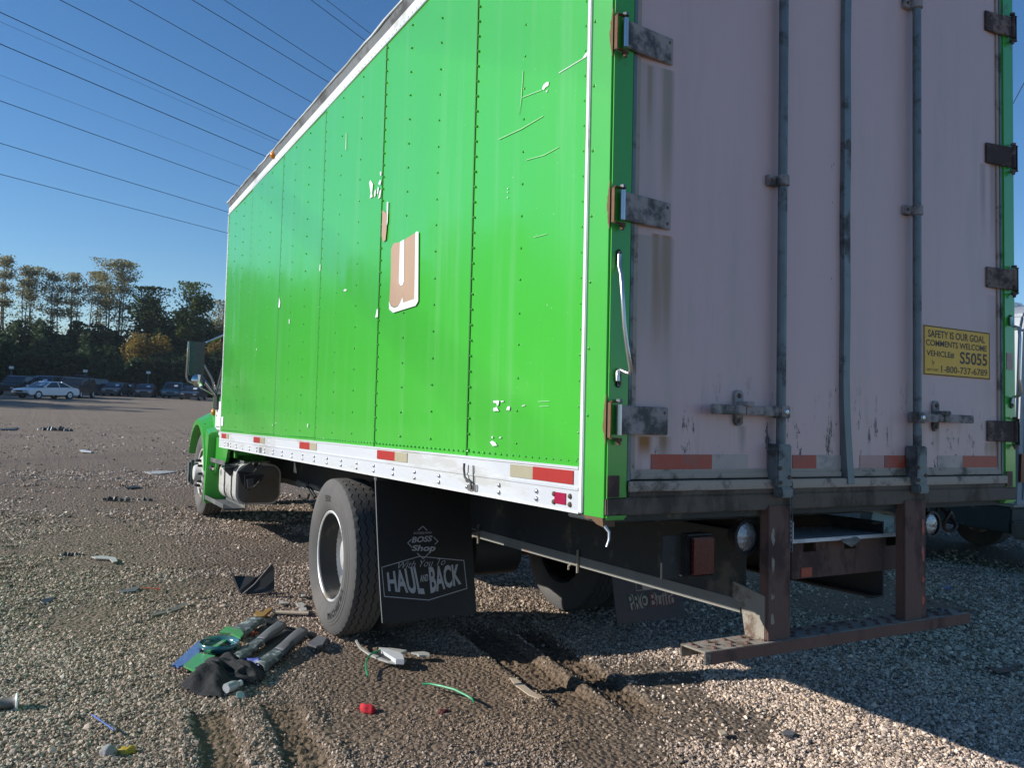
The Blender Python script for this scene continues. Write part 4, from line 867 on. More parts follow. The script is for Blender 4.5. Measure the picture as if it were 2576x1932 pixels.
# hood and fender over the front wheel
hv = MB(); st_ = [(cy1-.05, .58, .20), (8.9, .52, .24), (9.4, .44, .32), (9.75, .32, .42), (9.88, .1, .46)]; vs = []; fs = []
for y, zt_, ins in st_: vs += [(ins, y, -.25), (ins, y, zt_-.22), (ins+.18, y, zt_), (BW-ins-.18, y, zt_), (BW-ins, y, zt_-.25), (BW-ins, y, -.25)]
for i in range(len(st_)-1):
    for j in range(5): fs.append((i*6+j, i*6+j+1, i*6+7+j, i*6+6+j))
fs += [tuple(range(6)), tuple(range(24, 30))]
hood = hv.add(vs, fs).build('hood', 'green_frame', TR, .03, 50)
for s in (0, 1):
    fv = MB(); n = 22; vs = []; fs = []; sg_ = 1 if s == 0 else -1; xb_ = 0 if s == 0 else BW
    for i in range(n+1):
        t = i/n; a = RAD(22)+RAD(152)*t; r0, r1 = .60, .655+.05*math.sin(math.pi*t)
        cyy, czz = yf, zf
        for (dx, r) in ((.02, r0), (-.005, r0+.012), (.0, r1-.02), (.04, r1), (.30, r1+.16*math.sin(math.pi*t)), (.44, r1+.2*math.sin(math.pi*t)), (.44, r0), (.06, r0)):
            vs.append((xb_+sg_*dx, cyy+r*math.cos(a), czz+r*math.sin(a)))
    for i in range(n):
        for j in range(8): fs.append((i*8+j, i*8+(j+1) % 8, i*8+8+(j+1) % 8, i*8+8+j))
    fs += [tuple(range(8)), tuple(range(n*8, n*8+8))]
    fo = fv.add(vs, fs).build('fender', 'green_frame', hood, .0, 45)
    # skirt behind the wheel
    MB().hexa([(xb_+sg_*.0, 7.92, -.70), (xb_+sg_*.42, 7.90, -.70), (xb_+sg_*.42, 8.00, -.70), (xb_+sg_*.01, 8.02, -.70)], [(xb_+sg_*.02, 7.86, .13), (xb_+sg_*.42, 7.80, .20), (xb_+sg_*.42, 8.1, .30), (xb_+sg_*.02, 8.12, .18)]).build('fender_skirt', 'green_frame', fo, .015)
    MB().lathe([(-.022*sg_, .002), (-.018*sg_, .03), (.0, .045), (.02*sg_, .045)], (xb_+sg_*.11, 8.2, .385), 'X', 16).build('side_lamp', 'orange_lamp', hood, smooth=60)
    MB().tube([(xb_+sg_*.045, 8.32, .24), (xb_+sg_*.03, 8.30, .16), (xb_+sg_*.04, 8.27, .05)], [.012, .022, .014], 8).build('hood_latch', 'rubber', fo, smooth=50)
MB().box(.1, BW-.1, 9.85, 10.0, -.62, -.28).build('front_bumper', 'galv', TR, .03)
MB().box(.62, BW-.62, 9.86, 9.90, -.2, .45).build('grille', 'chrome', hood, .01)
for s in (.34, BW-.58): MB().box(s, s+.24, 9.80, 9.90, -.05, .18).build('headlamp', 'lamp_glass', hood, .03)
# mirrors
for s in (0, 1):
    P3 = lambda x, y, z: (x if s == 0 else BW-x, y, z)
    mo = MB(); Ym = 8.0; a, b, c_ = rear(474, 858, Ym), rear(517, 858, Ym), rear(495, 944, Ym)
    xa, xb = sorted((P3(a[0], 0, 0)[0], P3(b[0], 0, 0)[0]))
    mr = MB().box(xa+.02, xb, Ym, Ym+.05, c_[2], a[2]).build('mirror', 'mirror_back', TR, .012)
    MB().box(xa+.03, xb-.01, Ym-.004, Ym-.0005, c_[2]+.012, a[2]-.012).build('mirror_glass', 'mirror_back', mr)
    ar = MB(); ar.tube([P3(a[0]+.005, Ym+.05, a[2]), P3(a[0], Ym+.05, c_[2]-.02), P3(a[0]+.02, Ym+.06, c_[2]-.07), P3(.12, Ym+.2, .60)], .011, 8)
    ar.tube([P3(b[0]+.0, Ym+.03, a[2]-.01), P3(.16, Ym-.35, a[2]+.10)], .013, 8)
    ar.tube([P3(b[0]-.02, Ym+.04, c_[2]+.16), P3(.06, Ym+.05, .78), P3(.12, Ym+.1, .585)], .014, 8)
    ar.tube([P3(b[0]+.0, Ym+.02, c_[2]-.06), P3(.04, Ym+.0, .66), P3(.12, Ym+.02, .57)], .022, 8); ar.tube([P3(.11, Ym+.02, .62), P3(.15, Ym-.2, 1.0)], .012, 8)
    ar.build('mirror_arm', 'chrome', mr, smooth=50)
    MB().box(*sorted((P3(.10, 0, 0)[0], P3(.16, 0, 0)[0])), Ym-.1, Ym+.16, .42, .60).build('mirror_mount', 'black', mr, .01)
    q = rear(498, 957, Ym-.06)
    cx_ = P3(q[0], 0, 0)[0]
    MB().lathe([(-.03, .0005), (-.028, .03), (-.02, .055), (-.006, .076)], (cx_, Ym-.06, q[2]), 'Y', 24).build('convex_mirror', 'chrome', mr, smooth=70)
    MB().lathe([(-.006, .076), (-.006, .082), (.02, .06), (.03, .001)], (cx_, Ym-.06, q[2]), 'Y', 24).build('convex_mirror_rim', 'mirror_back', mr, smooth=60)
# fuel tank with straps and the broken plastic behind it, steps
ty0, ty1 = 6.80, 7.78; tx0, tx1 = .14, .62; tz0, tz1 = -.62, -.18
def rrect(x0, x1, z0, z1, r, n=6):
    out = []
    for cx_, cz_, a0 in ((x1-r, z1-r, 0), (x0+r, z1-r, 90), (x0+r, z0+r, 180), (x1-r, z0+r, 270)):
        for k in range(n+1): a = RAD(a0+90*k/n); out.append((cx_+r*math.cos(a), cz_+r*math.sin(a)))
    return out
rr = rrect(tx0, tx1, tz0, tz1, .12)
tk = MB().prism([(x, ty0, z) for x, z in rr], (0, ty1-ty0, 0)).build('fuel_tank', 'tank', TR, .0, 40)
re_ = rrect(tx0+.02, tx1-.02, tz0+.02, tz1-.02, .10)
MB().prism([(x, ty0-.018, z) for x, z in re_], (0, .0175, 0)).build('tank_end', 'tank_end', tk, .006)
for y in (7.0, 7.4):
    r2 = rrect(tx0-.006, tx1+.006, tz0-.006, tz1+.006, .125); r3 = rrect(tx0-.0008, tx1+.0008, tz0-.0008, tz1+.0008, .121); s_ = MB(); n = len(r2)
    vs = [(x, y, z) for x, z in r2]+[(x, y+.05, z) for x, z in r2]; s_.add(vs, [(i, (i+1) % n, n+(i+1) % n, n+i) for i in range(n)]); s_.build('tank_strap', 'black', tk, smooth=40)
sp_ = lambda y0, y1, x0, x1, z: MB().box(x0, x1, y0, y1, z-.035, z-.03).box(x0, x0+.006, y0, y1, z-.035, z+.02).box(x1-.006, x1, y0, y1, z-.035, z+.02).box(x0, x1, y0, y0+.006, z-.05, z-.03)
sp_(6.88, 7.75, .03, .24, -.17).build('cab_step', 'gray_plastic', TR); sp_(6.75, 7.95, .01, .24, -.62).build('cab_step', 'gray_plastic', TR)
MB().lathe([(.0, .001), (.0, .03), (.03, .035), (.05, .02)], (.02, 7.72, -.27), 'X', 12).build('step_lamp', 'chrome', TR, smooth=50)
zp = lambda a, b, Y: tuple(rear(460+a/5.53, 1100+b/5.53, Y))
for poly, m_, Y in (([(770, 480), (960, 330), (985, 470), (870, 510)], 'gray_plastic', 6.78), ([(985, 480), (1075, 380), (1190, 435), (1000, 470)], 'gray_plastic', 6.62), ([(760, 470), (960, 500), (870, 520), (870, 700), (820, 640)], 'black', 6.77), ([(870, 545), (1130, 520), (1100, 600), (990, 720), (890, 700)], 'black', 6.74),
                   ([(890, 590), (985, 570), (985, 700), (905, 690)], 'gray_plastic', 6.70), ([(900, 690), (985, 690), (1060, 610), (1078, 620), (990, 730), (905, 715)], 'tank_end', 6.66), ([(560, 440), (800, 400), (690, 500), (660, 545)], 'black', 7.0), ([(990, 360), (1060, 345), (1040, 400), (990, 430)], 'black', 6.64)):
    pts = [zp(a, b, Y) for a, b in poly]; MB().prism(pts, (0, .012, 0)).build('broken_cover', m_, TR)
MB().tube([zp(865, 520, 6.73), zp(868, 700, 6.73), zp(940, 740, 6.73)], .008, 6).build('wire_loop', 'black', TR)
MB().tube([zp(1085, 350, 6.55), zp(1215, 345, 6.45)], [.018, .005], 6).build('broken_lever', 'tank_end', TR)
for a in ([(1720, 650), (1740, 720), (1800, 810), (1830, 850)], [(1745, 640), (1770, 710), (1830, 800), (1850, 830)], [(1620, 810), (1630, 840), (1680, 860), (1740, 855), (1755, 800)]):
    MB().tube([tuple(side(460+x/5.53, 1100+y/5.53, .78)) for x, y in a], .012, 8).build('air_line', 'rubber', TR, smooth=50)
MB().tube([tuple(side(460+x/5.53, 1100+y/5.53, .79)) for x, y in [(1600, 610), (1660, 640), (1900, 700)]], .018, 6).build('air_line', 'frame_flange', TR)

# ================================================================ TREES, THICKET, WIRES
def leaf_mat(name, a, b, tr=.35):
    m, t, p = new_mat(name); oi = t.nodes.new('ShaderNodeNewGeometry')
    c = mix(t, oi.outputs['Random Per Island'], a, b); t.links.new(c, p.inputs['Base Color']); p.inputs['Roughness'].default_value = .6
    p.inputs['Specular IOR Level'].default_value = .25
    tl = t.nodes.new('ShaderNodeBsdfTranslucent'); t.links.new(c, tl.inputs['Color']); ms = t.nodes.new('ShaderNodeMixShader'); ms.inputs[0].default_value = tr
    out = t.nodes['Material Output']; t.links.new(p.outputs[0], ms.inputs[1]); t.links.new(tl.outputs[0], ms.inputs[2]); t.links.new(ms.outputs[0], out.inputs[0]); return m
mt['leaf_dark'] = leaf_mat('dark_green_leaves', (.030, .058, .028), (.075, .115, .042))
mt['leaf_mid'] = leaf_mat('mid_green_leaves', (.070, .115, .035), (.16, .19, .06), .45)
mt['leaf_tan'] = leaf_mat('turning_olive_leaves', (.22, .215, .11), (.36, .32, .17), .55)
mt['leaf_gold'] = leaf_mat('gold_autumn_leaves', (.20, .165, .035), (.34, .22, .06), .5)
mt['bark'] = M('grey_brown_bark', (.085, .072, .058), .9, 0, .3, 3, bump=.3, bscale=12)
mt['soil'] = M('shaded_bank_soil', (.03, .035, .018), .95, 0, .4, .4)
def leaf_cloud(name, C, size, mat, parent=None, up=.3):
    n = len(C); a = NR.normal(size=(n, 3)); a[:, 2] *= .7; a /= np.linalg.norm(a, axis=1)[:, None]
    b = NR.normal(size=(n, 3)); b -= a*(a*b).sum(1)[:, None]; b /= np.linalg.norm(b, axis=1)[:, None]
    s = (size*NR.uniform(.6, 1.4, n))[:, None]; C = np.asarray(C)
    v = np.stack([C-a*s*.9, C+b*s*.5, C+a*s*.9, C-b*s*.5], 1).reshape(-1, 3); q = np.arange(4*n).reshape(-1, 4)
    me = D.meshes.new(name); me.vertices.add(4*n); me.vertices.foreach_set('co', v.ravel()); me.loops.add(4*n); me.loops.foreach_set('vertex_index', q.ravel())
    me.polygons.add(n); me.polygons.foreach_set('loop_start', np.arange(0, 4*n, 4)); me.update(calc_edges=True)
    return link(name, me, mat, parent, (0, 0, 0) if parent else None)
def tree(px, dist, top_py, crown_px, stems, leaf, nleaf, label, base=0., lsize=.16, low=.42, dense=False, seed=0):
    r = random.Random(seed); g = np.random.default_rng(seed); b = at_dist(px, dist); H = height_at(px, top_py, dist)-base; CR = crown_px/PXF*dist/2
    t = empty('tree', (b[0], b[1], base)); tag(t, label, 'tree', 'trees on the bank behind the yard')
    mb = MB(); tips = []
    for s in range(stems):
        a = r.uniform(0, 6.28); off = r.uniform(.1, .5)*CR*.5; p = np.array([math.cos(a)*.25*s, math.sin(a)*.25*s, 0.]); pts = [p.copy()]; rad = [.17*r.uniform(.7, 1.1)]
        lean = np.array([math.cos(a)*off/H, math.sin(a)*off/H, 1.]); n = 9
        for k in range(n):
            p = p+lean*H*.93/n+np.array([r.uniform(-.12, .12), r.uniform(-.12, .12), 0]); pts.append(p.copy()); rad.append(max(.025, rad[0]*(1-(k+1)/n*.85)))
        mb.tube(pts, rad, 6); tips.append(pts[-1])
        for k in range(3, n+1):
            for _ in range(1 if k/n < low+.22 else 3):
                if k/n < low: continue
                a2 = r.uniform(0, 6.28); L = CR*r.uniform(.35, .9)*(1-.5*(k/n-low)/(1-low)); q = pts[k]; bp = [q]; m = 5
                for j in range(m):
                    q = q+np.array([math.cos(a2)*L/m, math.sin(a2)*L/m, L*.9/m*(.5+.25*j)])+np.array([r.uniform(-.1, .1) for _ in range(3)]); q[2] = min(q[2], H*.99); bp.append(q)
                mb.tube(bp, [max(.012, rad[k]*.5*(1-j/(m+.5))) for j in range(m+1)], 5); tips += [bp[3], bp[4], bp[5]]
                for _ in range(2):
                    q2 = bp[3]; a3 = a2+r.uniform(-1, 1); e = [q2, q2+np.array([math.cos(a3)*L*.18, math.sin(a3)*L*.18, L*.16]), q2+np.array([math.cos(a3)*L*.32, math.sin(a3)*L*.32, L*.34])]; e[2][2] = min(e[2][2], H)
                    mb.tube(e, [.016, .012, .008], 4); tips.append(e[2])
    mb.build('trunk', 'bark', t, smooth=60).location = (0, 0, 0)
    T = np.array(tips); C = T[g.integers(0, len(T), nleaf)]+g.normal(size=(nleaf, 3))*np.array([.42, .42, .34])*(1.5 if dense else 1.)
    if dense:
        c2 = g.normal(size=(nleaf, 3)); c2 /= np.linalg.norm(c2, axis=1)[:, None]; rr_ = g.random(nleaf)**.45
        lob = g.integers(0, 9, nleaf); lc = np.stack([g.uniform(-.55, .55, 9)*CR, g.uniform(-.55, .55, 9)*CR, H*g.uniform(low+.05, .86, 9)], -1); lr = CR*g.uniform(.35, .6, 9)
        C = np.where(g.random(nleaf)[:, None] < .7, lc[lob]+c2*rr_[:, None]*lr[lob][:, None], C)
    C[:, 2] = np.clip(C[:, 2], .3, H)
    leaf_cloud('crown', C, lsize, leaf, t); return t
ZS = lambda x: x/3.435
ZYp = lambda y: 600+y/3.435
TD = 118
specs = [(-18, 130, 150, 3, 'leaf_tan', 2600, 'thin-leaved tree at the outer end of the tree row', 0.42),
         (205, 228, 280, 4, 'leaf_tan', 3000, 'sparse tree with bare forked stems above the parked white coupe', .46), (430, 278, 230, 3, 'leaf_tan', 2400, 'narrow sparse tree between two wider ones behind the dark vans', .44), (590, 292, 190, 3, 'leaf_tan', 2200, 'slender sparse tree with pale leaves beside the tall forked tree', .42),
         (775, 285, 270, 3, 'leaf_tan', 2800, 'forked tree with pale olive leaves next to the tallest tree', .45), (960, 182, 390, 5, 'leaf_tan', 5200, 'tallest tree of the row with several thin trunks', .42)]
for i, (x, top, cw, st_, lf, nl, lab, low) in enumerate(specs):
    tree(ZS(x), TD+rnd.uniform(-2, 3), ZYp(top), ZS(cw), st_, lf, int(nl*1.1), lab, lsize=.15, low=low, seed=50+i)
tree(ZS(1280), TD-1, ZYp(425), ZS(390), 4, 'leaf_mid', 9000, 'broad dense green tree next to the tallest tree', lsize=.2, low=.25, dense=True, seed=61)
tree(ZS(1625), TD-3, ZYp(388), ZS(380), 4, 'leaf_mid', 8500, 'round leafy green tree behind the truck mirror', lsize=.2, low=.28, dense=True, seed=62)
tree(ZS(1900), TD+2, ZYp(540), ZS(300), 3, 'leaf_tan', 4200, 'lower yellowish tree beside the front edge of the truck box', lsize=.18, low=.3, dense=True, seed=63)
for x, y, w, lf, lab, sd in ((1170, 800, 210, 'leaf_gold', 'gold-tinged bush at the foot of the broad green tree', 1), (1370, 830, 190, 'leaf_gold', 'yellow autumn bush below the round leafy tree', 2), (1850, 880, 200, 'leaf_gold', 'orange autumn bush beside the truck mirror', 3)):
    g = np.random.default_rng(sd); b = at_dist(ZS(x), TD-7); zt_ = height_at(ZS(x), ZYp(y), TD-7); rw = ZS(w)/PXF*TD/2
    bu = empty('bush', (b[0], b[1], 0)); tag(bu, lab, 'bush', 'autumn bushes on the bank')
    n = 2600; c2 = g.normal(size=(n, 3)); c2 /= np.linalg.norm(c2, axis=1)[:, None]; C = c2*(g.random(n)**.4)[:, None]*np.array([rw, rw, zt_*.42])+np.array([0, 0, zt_*.58]); C += g.normal(size=C.shape)*.25
    leaf_cloud('foliage', C, .18, lf, bu); s_ = MB()
    for k in range(5): a = k*1.3; s_.tube([(0, 0, 0), (rw*.3*math.cos(a), rw*.3*math.sin(a), zt_*.4), (rw*.5*math.cos(a), rw*.5*math.sin(a), zt_*.7)], [.07, .05, .02], 5)
    s_.build('stem', 'bark', bu).location = (0, 0, 0)
# the dark thicket: a bank of shrubs and vines that reads as one mass
outline = [(-700, 700), (-400, 690), (-60, 735), (0, 740), (200, 722), (330, 690), (450, 720), (700, 742), (850, 770), (950, 820), (1100, 800), (1300, 690), (1500, 640), (1700, 700), (1900, 780), (2300, 760), (3200, 720), (4400, 760)]
ox = np.array([ZS(o[0]) for o in outline]); oy = np.array([ZYp(o[1]) for o in outline])
bank = MB(); bx = np.linspace(-200, 1280, 75); pv = []
for i, px in enumerate(bx):
    py = np.interp(px, ox, oy); d0 = TD-3; h = height_at(px, py, d0)*.80*(.9+.2*rnd.random())
    A = at_dist(px, d0-5); B = at_dist(px, d0-1.5); C_ = at_dist(px, d0+4); E_ = at_dist(px, d0+30)
    pv += [(A[0], A[1], -.2), (B[0], B[1], h*.62), (C_[0], C_[1], h), (E_[0], E_[1], h*.9), (E_[0], E_[1], -.2)]
fs = [(i*5+j, i*5+j+1, i*5+6+j, i*5+5+j) for i in range(len(bx)-1) for j in range(4)]
tag(MB().add(pv, fs).build('embankment', 'soil', smooth=70), kind='structure')
def thicket(n, px0, px1, seed, name, mats, dist0, sz):
    g = np.random.default_rng(seed); px = g.uniform(px0, px1, n); d = dist0+g.uniform(-8, 3.5, n)
    py = np.interp(px, ox, oy); k = vnoise(px/30, d/2.5, 1., 9)
    base = np.array([at_dist(a, b) for a, b in zip(px, d)]); dirs = np.array([wray(a, b) for a, b in zip(px, py)])
    H = CW[2]+dirs[:, 2]/np.linalg.norm(dirs[:, :2], axis=1)*dist0
    t = (d-dist0+8)/11.5; hh = H*(.45+.6*t)*(.75+.5*k); hh = np.minimum(hh, H*1.06)
    base[:, 2] = hh*(g.random(n)**.55); return leaf_cloud(name, base, sz, mats)
tag(thicket(60000, -110, 620, 3, 'thicket', 'leaf_dark', TD-2, .30), 'dark shrubs and vines covering the bank behind the parked cars', 'thicket', kind='stuff')
# woods that close the yard on the sunny side; they shade the parked cars and mirror in the truck's paint
path = [(-105, -60), (-95, -10), (-82, 25), (-58, 42), (-38, 54), (-28, 68), (-20, 92), (-14, 112)]
seg = np.array(path, float); ln = np.r_[0, np.cumsum(np.linalg.norm(np.diff(seg, axis=0), axis=1))]
n = 70000; s_ = NR.uniform(0, ln[-1], n); cx_ = np.interp(s_, ln, seg[:, 0]); cyy = np.interp(s_, ln, seg[:, 1]); dep = NR.uniform(0, 9, n)
hmax = 9+9*vnoise(s_, s_*0, .16, 31)+3*vnoise(s_, dep, .6, 32)
C = np.stack([cx_-dep*.8, cyy+dep*.5, hmax*NR.random(n)**.6], -1)
tag(leaf_cloud('woods', C, .45, 'leaf_dark'), 'dense woods along the sunny side of the yard', 'woods', kind='stuff')
# power lines
mt['wire'] = M('weathered_cable', (.035, .045, .055), .6, .3)
vd = wray(2018, 1032); vd = np.array([vd[0], vd[1], 0]); vd /= np.linalg.norm(vd)
lines = [((0, 68), (1640, 825), 19, .026), ((0, 122), (1625, 838), 30, .016), ((0, 252), (1560, 913), 17, .026), ((0, 433), (1490, 998), 32, .018), ((0, 582), (1415, 1088), 19, .028), ((0, 828), (1318, 1227), 17, .028), ((0, 1008), (1310, 1348), 16, .028),
         ((355, 0), (1738, 705), 17, .020), ((755, 0), (1825, 602), 19, .020), ((1120, 0), (1922, 485), 17, .018), ((1305, 0), (1970, 432), 19, .018), ((1808, 0), (2130, 243), 17, .015), ((1897, 0), (2160, 202), 19, .015)]
names = ['lower', 'upper']
wl = ['power line in the sky just above the front corner of the box', 'lowest power line, nearly level above the tree tops']
for i, (a, b, h, r_) in enumerate(lines):
    d = wray((a[0]+b[0])/2/2.3042, (a[1]+b[1])/2/2.3042); p0 = CW+d*((h-CW[2])/d[2])
    d2 = wray(b[0]/2.3042, b[1]/2.3042); d1 = wray(a[0]/2.3042, a[1]/2.3042)
    # the line lies in the plane of these two rays, level at height h
    q1 = CW+d1*((h-CW[2])/d1[2]); q2 = CW+d2*((h-CW[2])/d2[2]); u = (q2-q1)/np.linalg.norm(q2-q1)
    o = MB().tube([q1-u*60, q1, p0*0+(q1+q2)/2, q2, q2+u*60], r_*.8, 6).build('power_line', 'wire', smooth=60)
    lab = ['bold cable whose faint twin runs just below it', None, 'dark cable below the faint twin of a bold cable', None, 'dark cable just under the fainter of two single cables', None, None, 'cable of the upper bundle, next above the bold cable with a faint twin', 'second cable above the bold cable with a faint twin', 'lower cable of the close pair meeting the roof edge', 'upper cable of the close pair meeting the roof edge', 'lower of the two topmost short cables', 'topmost short cable beside the roof edge'][i] or {6: 'lowest cable, crossing the sky just above the tree tops', 5: 'cable meeting the top front corner of the truck box', 1: 'thin faint cable right below the bold one', 3: 'thin faint cable between two darker cables'}.get(i, 'overhead cable crossing the blue sky and passing behind the box roof')
    tag(o, lab, 'power line', 'overhead power lines')
d = wray(2544, 268); p0 = CW+d*((17-CW[2])/d[2]); d = wray(2576, 208); p1 = CW+d*((17-CW[2])/d[2]); u = (p1-p0)/np.linalg.norm(p1-p0)
tag(MB().tube([p0-u*30, p0, p1, p1+u*15], .02, 6).build('power_line', 'wire'), 'short piece of cable glimpsed above the pale van', 'power line', 'overhead power lines')

# ================================================================ PARKED CARS
mt['car_white'] = M('white_car_paint', (.72, .74, .78), .3, 0, .04, coat=.8)
mt['car_black'] = M('black_car_paint', (.02, .022, .026), .3, 0, .1, coat=.8); mt['car_navy'] = M('navy_car_paint', (.03, .05, .09), .3, 0, .1, coat=.8)
mt['car_teal'] = M('teal_car_paint', (.03, .12, .17), .3, .2, .1, coat=.8); mt['car_grey'] = M('grey_car_paint', (.09, .10, .105), .3, .3, .1, coat=.8); mt['car_maroon'] = M('brown_car_paint', (.07, .05, .045), .3, .1, .1, coat=.8)
mt['car_glass'] = M('car_glass', (.015, .02, .025), .08, 0, .1, spec=.8); mt['headlamp'] = M('clear_headlamp', (.5, .52, .55), .15, .3, .1)
CT = MB().lathe([(-.1, .19), (-.11, .30), (-.09, .325), (.09, .325), (.11, .30), (.1, .19)], (0, 0, 0), 'Y', 20).mesh('tyre', smooth=40); CT.materials.append(mt['rubber'])
CR_ = MB().lathe([(-.085, .20), (-.095, .19), (-.07, .16), (-.08, .05), (-.085, .001)], (0, 0, 0), 'Y', 16).mesh('rim', smooth=40); CR_.materials.append(mt['rim'])
STY = {'coupe': dict(L=4.6, W=1.78, low=[(-2.28, .30), (-2.30, .62), (-2.1, .72), (-1.0, .86), (.2, .90), (1.5, .92), (2.15, .88), (2.28, .62), (2.25, .32)], g=[(-.95, .86), (-.25, 1.32), (.65, 1.34), (1.65, .90)]),
       'sedan': dict(L=4.7, W=1.8, low=[(-2.3, .30), (-2.33, .62), (-2.1, .74), (-1.05, .90), (1.5, .95), (2.2, .93), (2.33, .65), (2.28, .34)], g=[(-1.0, .90), (-.35, 1.40), (.85, 1.42), (1.6, .94)]),
       'suv': dict(L=4.7, W=1.9, low=[(-2.25, .42), (-2.32, .70), (-2.2, .98), (-1.15, 1.08), (2.2, 1.08), (2.32, .75), (2.28, .45)], g=[(-1.2, 1.07), (-.55, 1.70), (1.95, 1.68), (2.22, 1.07)]),
       'van': dict(L=4.9, W=1.95, low=[(-2.4, .38), (-2.45, .68), (-2.25, .95), (-1.6, 1.06), (2.35, 1.06), (2.45, .75), (2.4, .42)], g=[(-1.7, 1.05), (-.9, 1.78), (2.15, 1.78), (2.38, 1.05)])}
def car(px, py, style, yaw, paint, label, paper=True, dist=None, open_hatch=False, sx=1.):
    s = STY[style]; b = ground(px, py) if dist is None else at_dist(px, dist)
    c = empty('parked_car', (b[0], b[1], GZ(b[0], b[1])), yaw); tag(c, label, 'car', 'cars parked in front of the bank'); W_ = s['W']; hw = W_/2
    body = MB().prism([(x, -hw, z) for x, z in s['low']], (0, W_, 0)); bo = body.build('body', paint, c, .07, 40); bo.location = (0, 0, 0)
    g = s['g']; gh = MB(); wt = hw*.80; n = len(g)
    bot0, bot1 = g[0], g[3]; t0, t1 = g[1], g[2]
    gh.hexa([(bot0[0], -hw*.95, bot0[1]), (bot0[0], hw*.95, bot0[1]), (bot1[0], hw*.95, bot1[1]), (bot1[0], -hw*.95, bot1[1])], [(t0[0], -wt, t0[1]-.03), (t0[0], wt, t0[1]-.03), (t1[0], wt, t1[1]-.03), (t1[0], -wt, t1[1]-.03)])
    go = gh.build('windows', 'car_glass', c, .03, 40); go.location = (0, 0, 0)
    MB().hexa([(t0[0]-.04, -wt-.02, t0[1]-.05), (t0[0]-.04, wt+.02, t0[1]-.05), (t1[0]+.05, wt+.02, t1[1]-.05), (t1[0]+.05, -wt-.02, t1[1]-.05)], [(t0[0]+.1, -wt*.92, t0[1]+.02), (t0[0]+.1, wt*.92, t0[1]+.02), (t1[0]-.1, wt*.92, t1[1]+.02), (t1[0]-.1, -wt*.92, t1[1]+.02)]).build('roof', paint, c, .02, 40).location = (0, 0, 0)
    for sd in (-1, 1):
        for (x0, z0), (x1, z1) in ((bot0, t0), (bot1, t1), (((bot0[0]+bot1[0])/2+.1, bot0[1]), ((t0[0]+t1[0])/2+.1, t0[1]))):
            MB().tube([(x0, sd*hw*.955, z0-.02), (x1, sd*(wt+.012), z1-.02)], .045, 5).build('pillar', paint, c).location = (0, 0, 0)
        fx = s['low'][1][0]
        MB().box(fx-.03, fx+.12, sd*hw*.62-.16, sd*hw*.62+.16, s['low'][1][1]-.10, s['low'][1][1]+.03).build('headlight', 'headlamp', c, .03).location = (0, 0, 0)
        MB().box(-.98, -.80, sd*(hw+.02)-.1, sd*(hw+.02)+.1, bot0[1]+.03, bot0[1]+.17).build('door_mirror', paint, c, .03).location = (0, 0, 0)
        for x in (-1.38, 1.36):
            w = empty('wheel'); w.parent = c; w.location = (x, sd*(hw-.10), .325)
            if sd > 0: w.rotation_euler = (0, 0, math.pi)
            link('tyre', CT, None, w, (0, 0, 0)); link('rim', CR_, None, w, (0, 0, 0))
    MB().box(s['low'][0][0]-.05, s['low'][0][0]+.25, -hw*.96, hw*.96, s['low'][0][1]-.04, s['low'][0][1]+.2).build('bumper', 'black' if style == 'coupe' else paint, c, .05, 40).location = (0, 0, 0)
    MB().box(s['low'][1][0]-.035, s['low'][1][0]+.05, -hw*.36, hw*.36, s['low'][1][1]-.12, s['low'][1][1]+.0).build('grille', 'black', c, .01).location = (0, 0, 0)
    if paper:
        k = .45; x = bot0[0]*(1-k)+t0[0]*k-.05; z = bot0[1]*(1-k)+t0[1]*k+.02
        MB().hexa([(x-.12, -.45, z-.09), (x-.12, -.10, z-.09), (x-.10, -.10, z-.10), (x-.10, -.45, z-.10)], [(x+.10, -.45, z+.09), (x+.10, -.10, z+.09), (x+.12, -.10, z+.08), (x+.12, -.45, z+.08)]).build('windshield_paper', 'sticker', c).location = (0, 0, 0)
    if open_hatch: MB().hexa([(2.15, -hw*.85, 1.68), (2.15, hw*.85, 1.68), (2.10, hw*.85, 1.74), (2.10, -hw*.85, 1.74)], [(2.95, -hw*.8, 1.95), (2.95, hw*.8, 1.95), (2.92, hw*.8, 2.02), (2.92, -hw*.8, 2.02)]).build('tailgate', paint, c, .02).location = (0, 0, 0)
    return c
fwd = math.atan2(FW[1], FW[0])                 # facing the camera along -x of the car means yaw = viewing bearing
vb = lambda px: math.atan2(wray(px, 1000)[1], wray(px, 1000)[0])
car(116, 1004, 'coupe', vb(116)-RAD(50), 'car_white', 'white two-door coupe with its front bumper cover missing')
car(48, 998, 'suv', vb(48)-RAD(28), 'car_black', 'black SUV half hidden behind the white coupe, one headlight glinting', False, 84)
car(118, 999, 'van', vb(118)-RAD(20), 'car_navy', 'navy van standing directly behind the white coupe', True, 86)
car(190, 1001.5, 'suv', vb(190)-RAD(20), 'car_black', 'black SUV showing its grille just beyond the tail of the white coupe', False)
car(152, 999, 'van', vb(152)-RAD(15), 'car_grey', 'dark grey van behind the black SUV', False, 95)
car(243, 997, 'suv', vb(243)+RAD(150), 'car_navy', 'dark blue hatchback with its tailgate raised', False, 96, open_hatch=True)
car(292, 998, 'sedan', vb(292)-RAD(16), 'car_grey', 'dark grey sedan with a paper on its windscreen, beside a raised tailgate', True, 95)
car(322, 996, 'sedan', vb(322)-RAD(12), 'car_black', 'black sedan tucked behind the dark grey sedan', True, 103)
car(367, 998, 'sedan', vb(367)-RAD(6), 'car_maroon', 'brown sedan parked alone between two gaps', True, 96)
car(440, 997.5, 'suv', vb(440)-RAD(12), 'car_teal', 'teal SUV parked behind the low black sedan', True, 95)
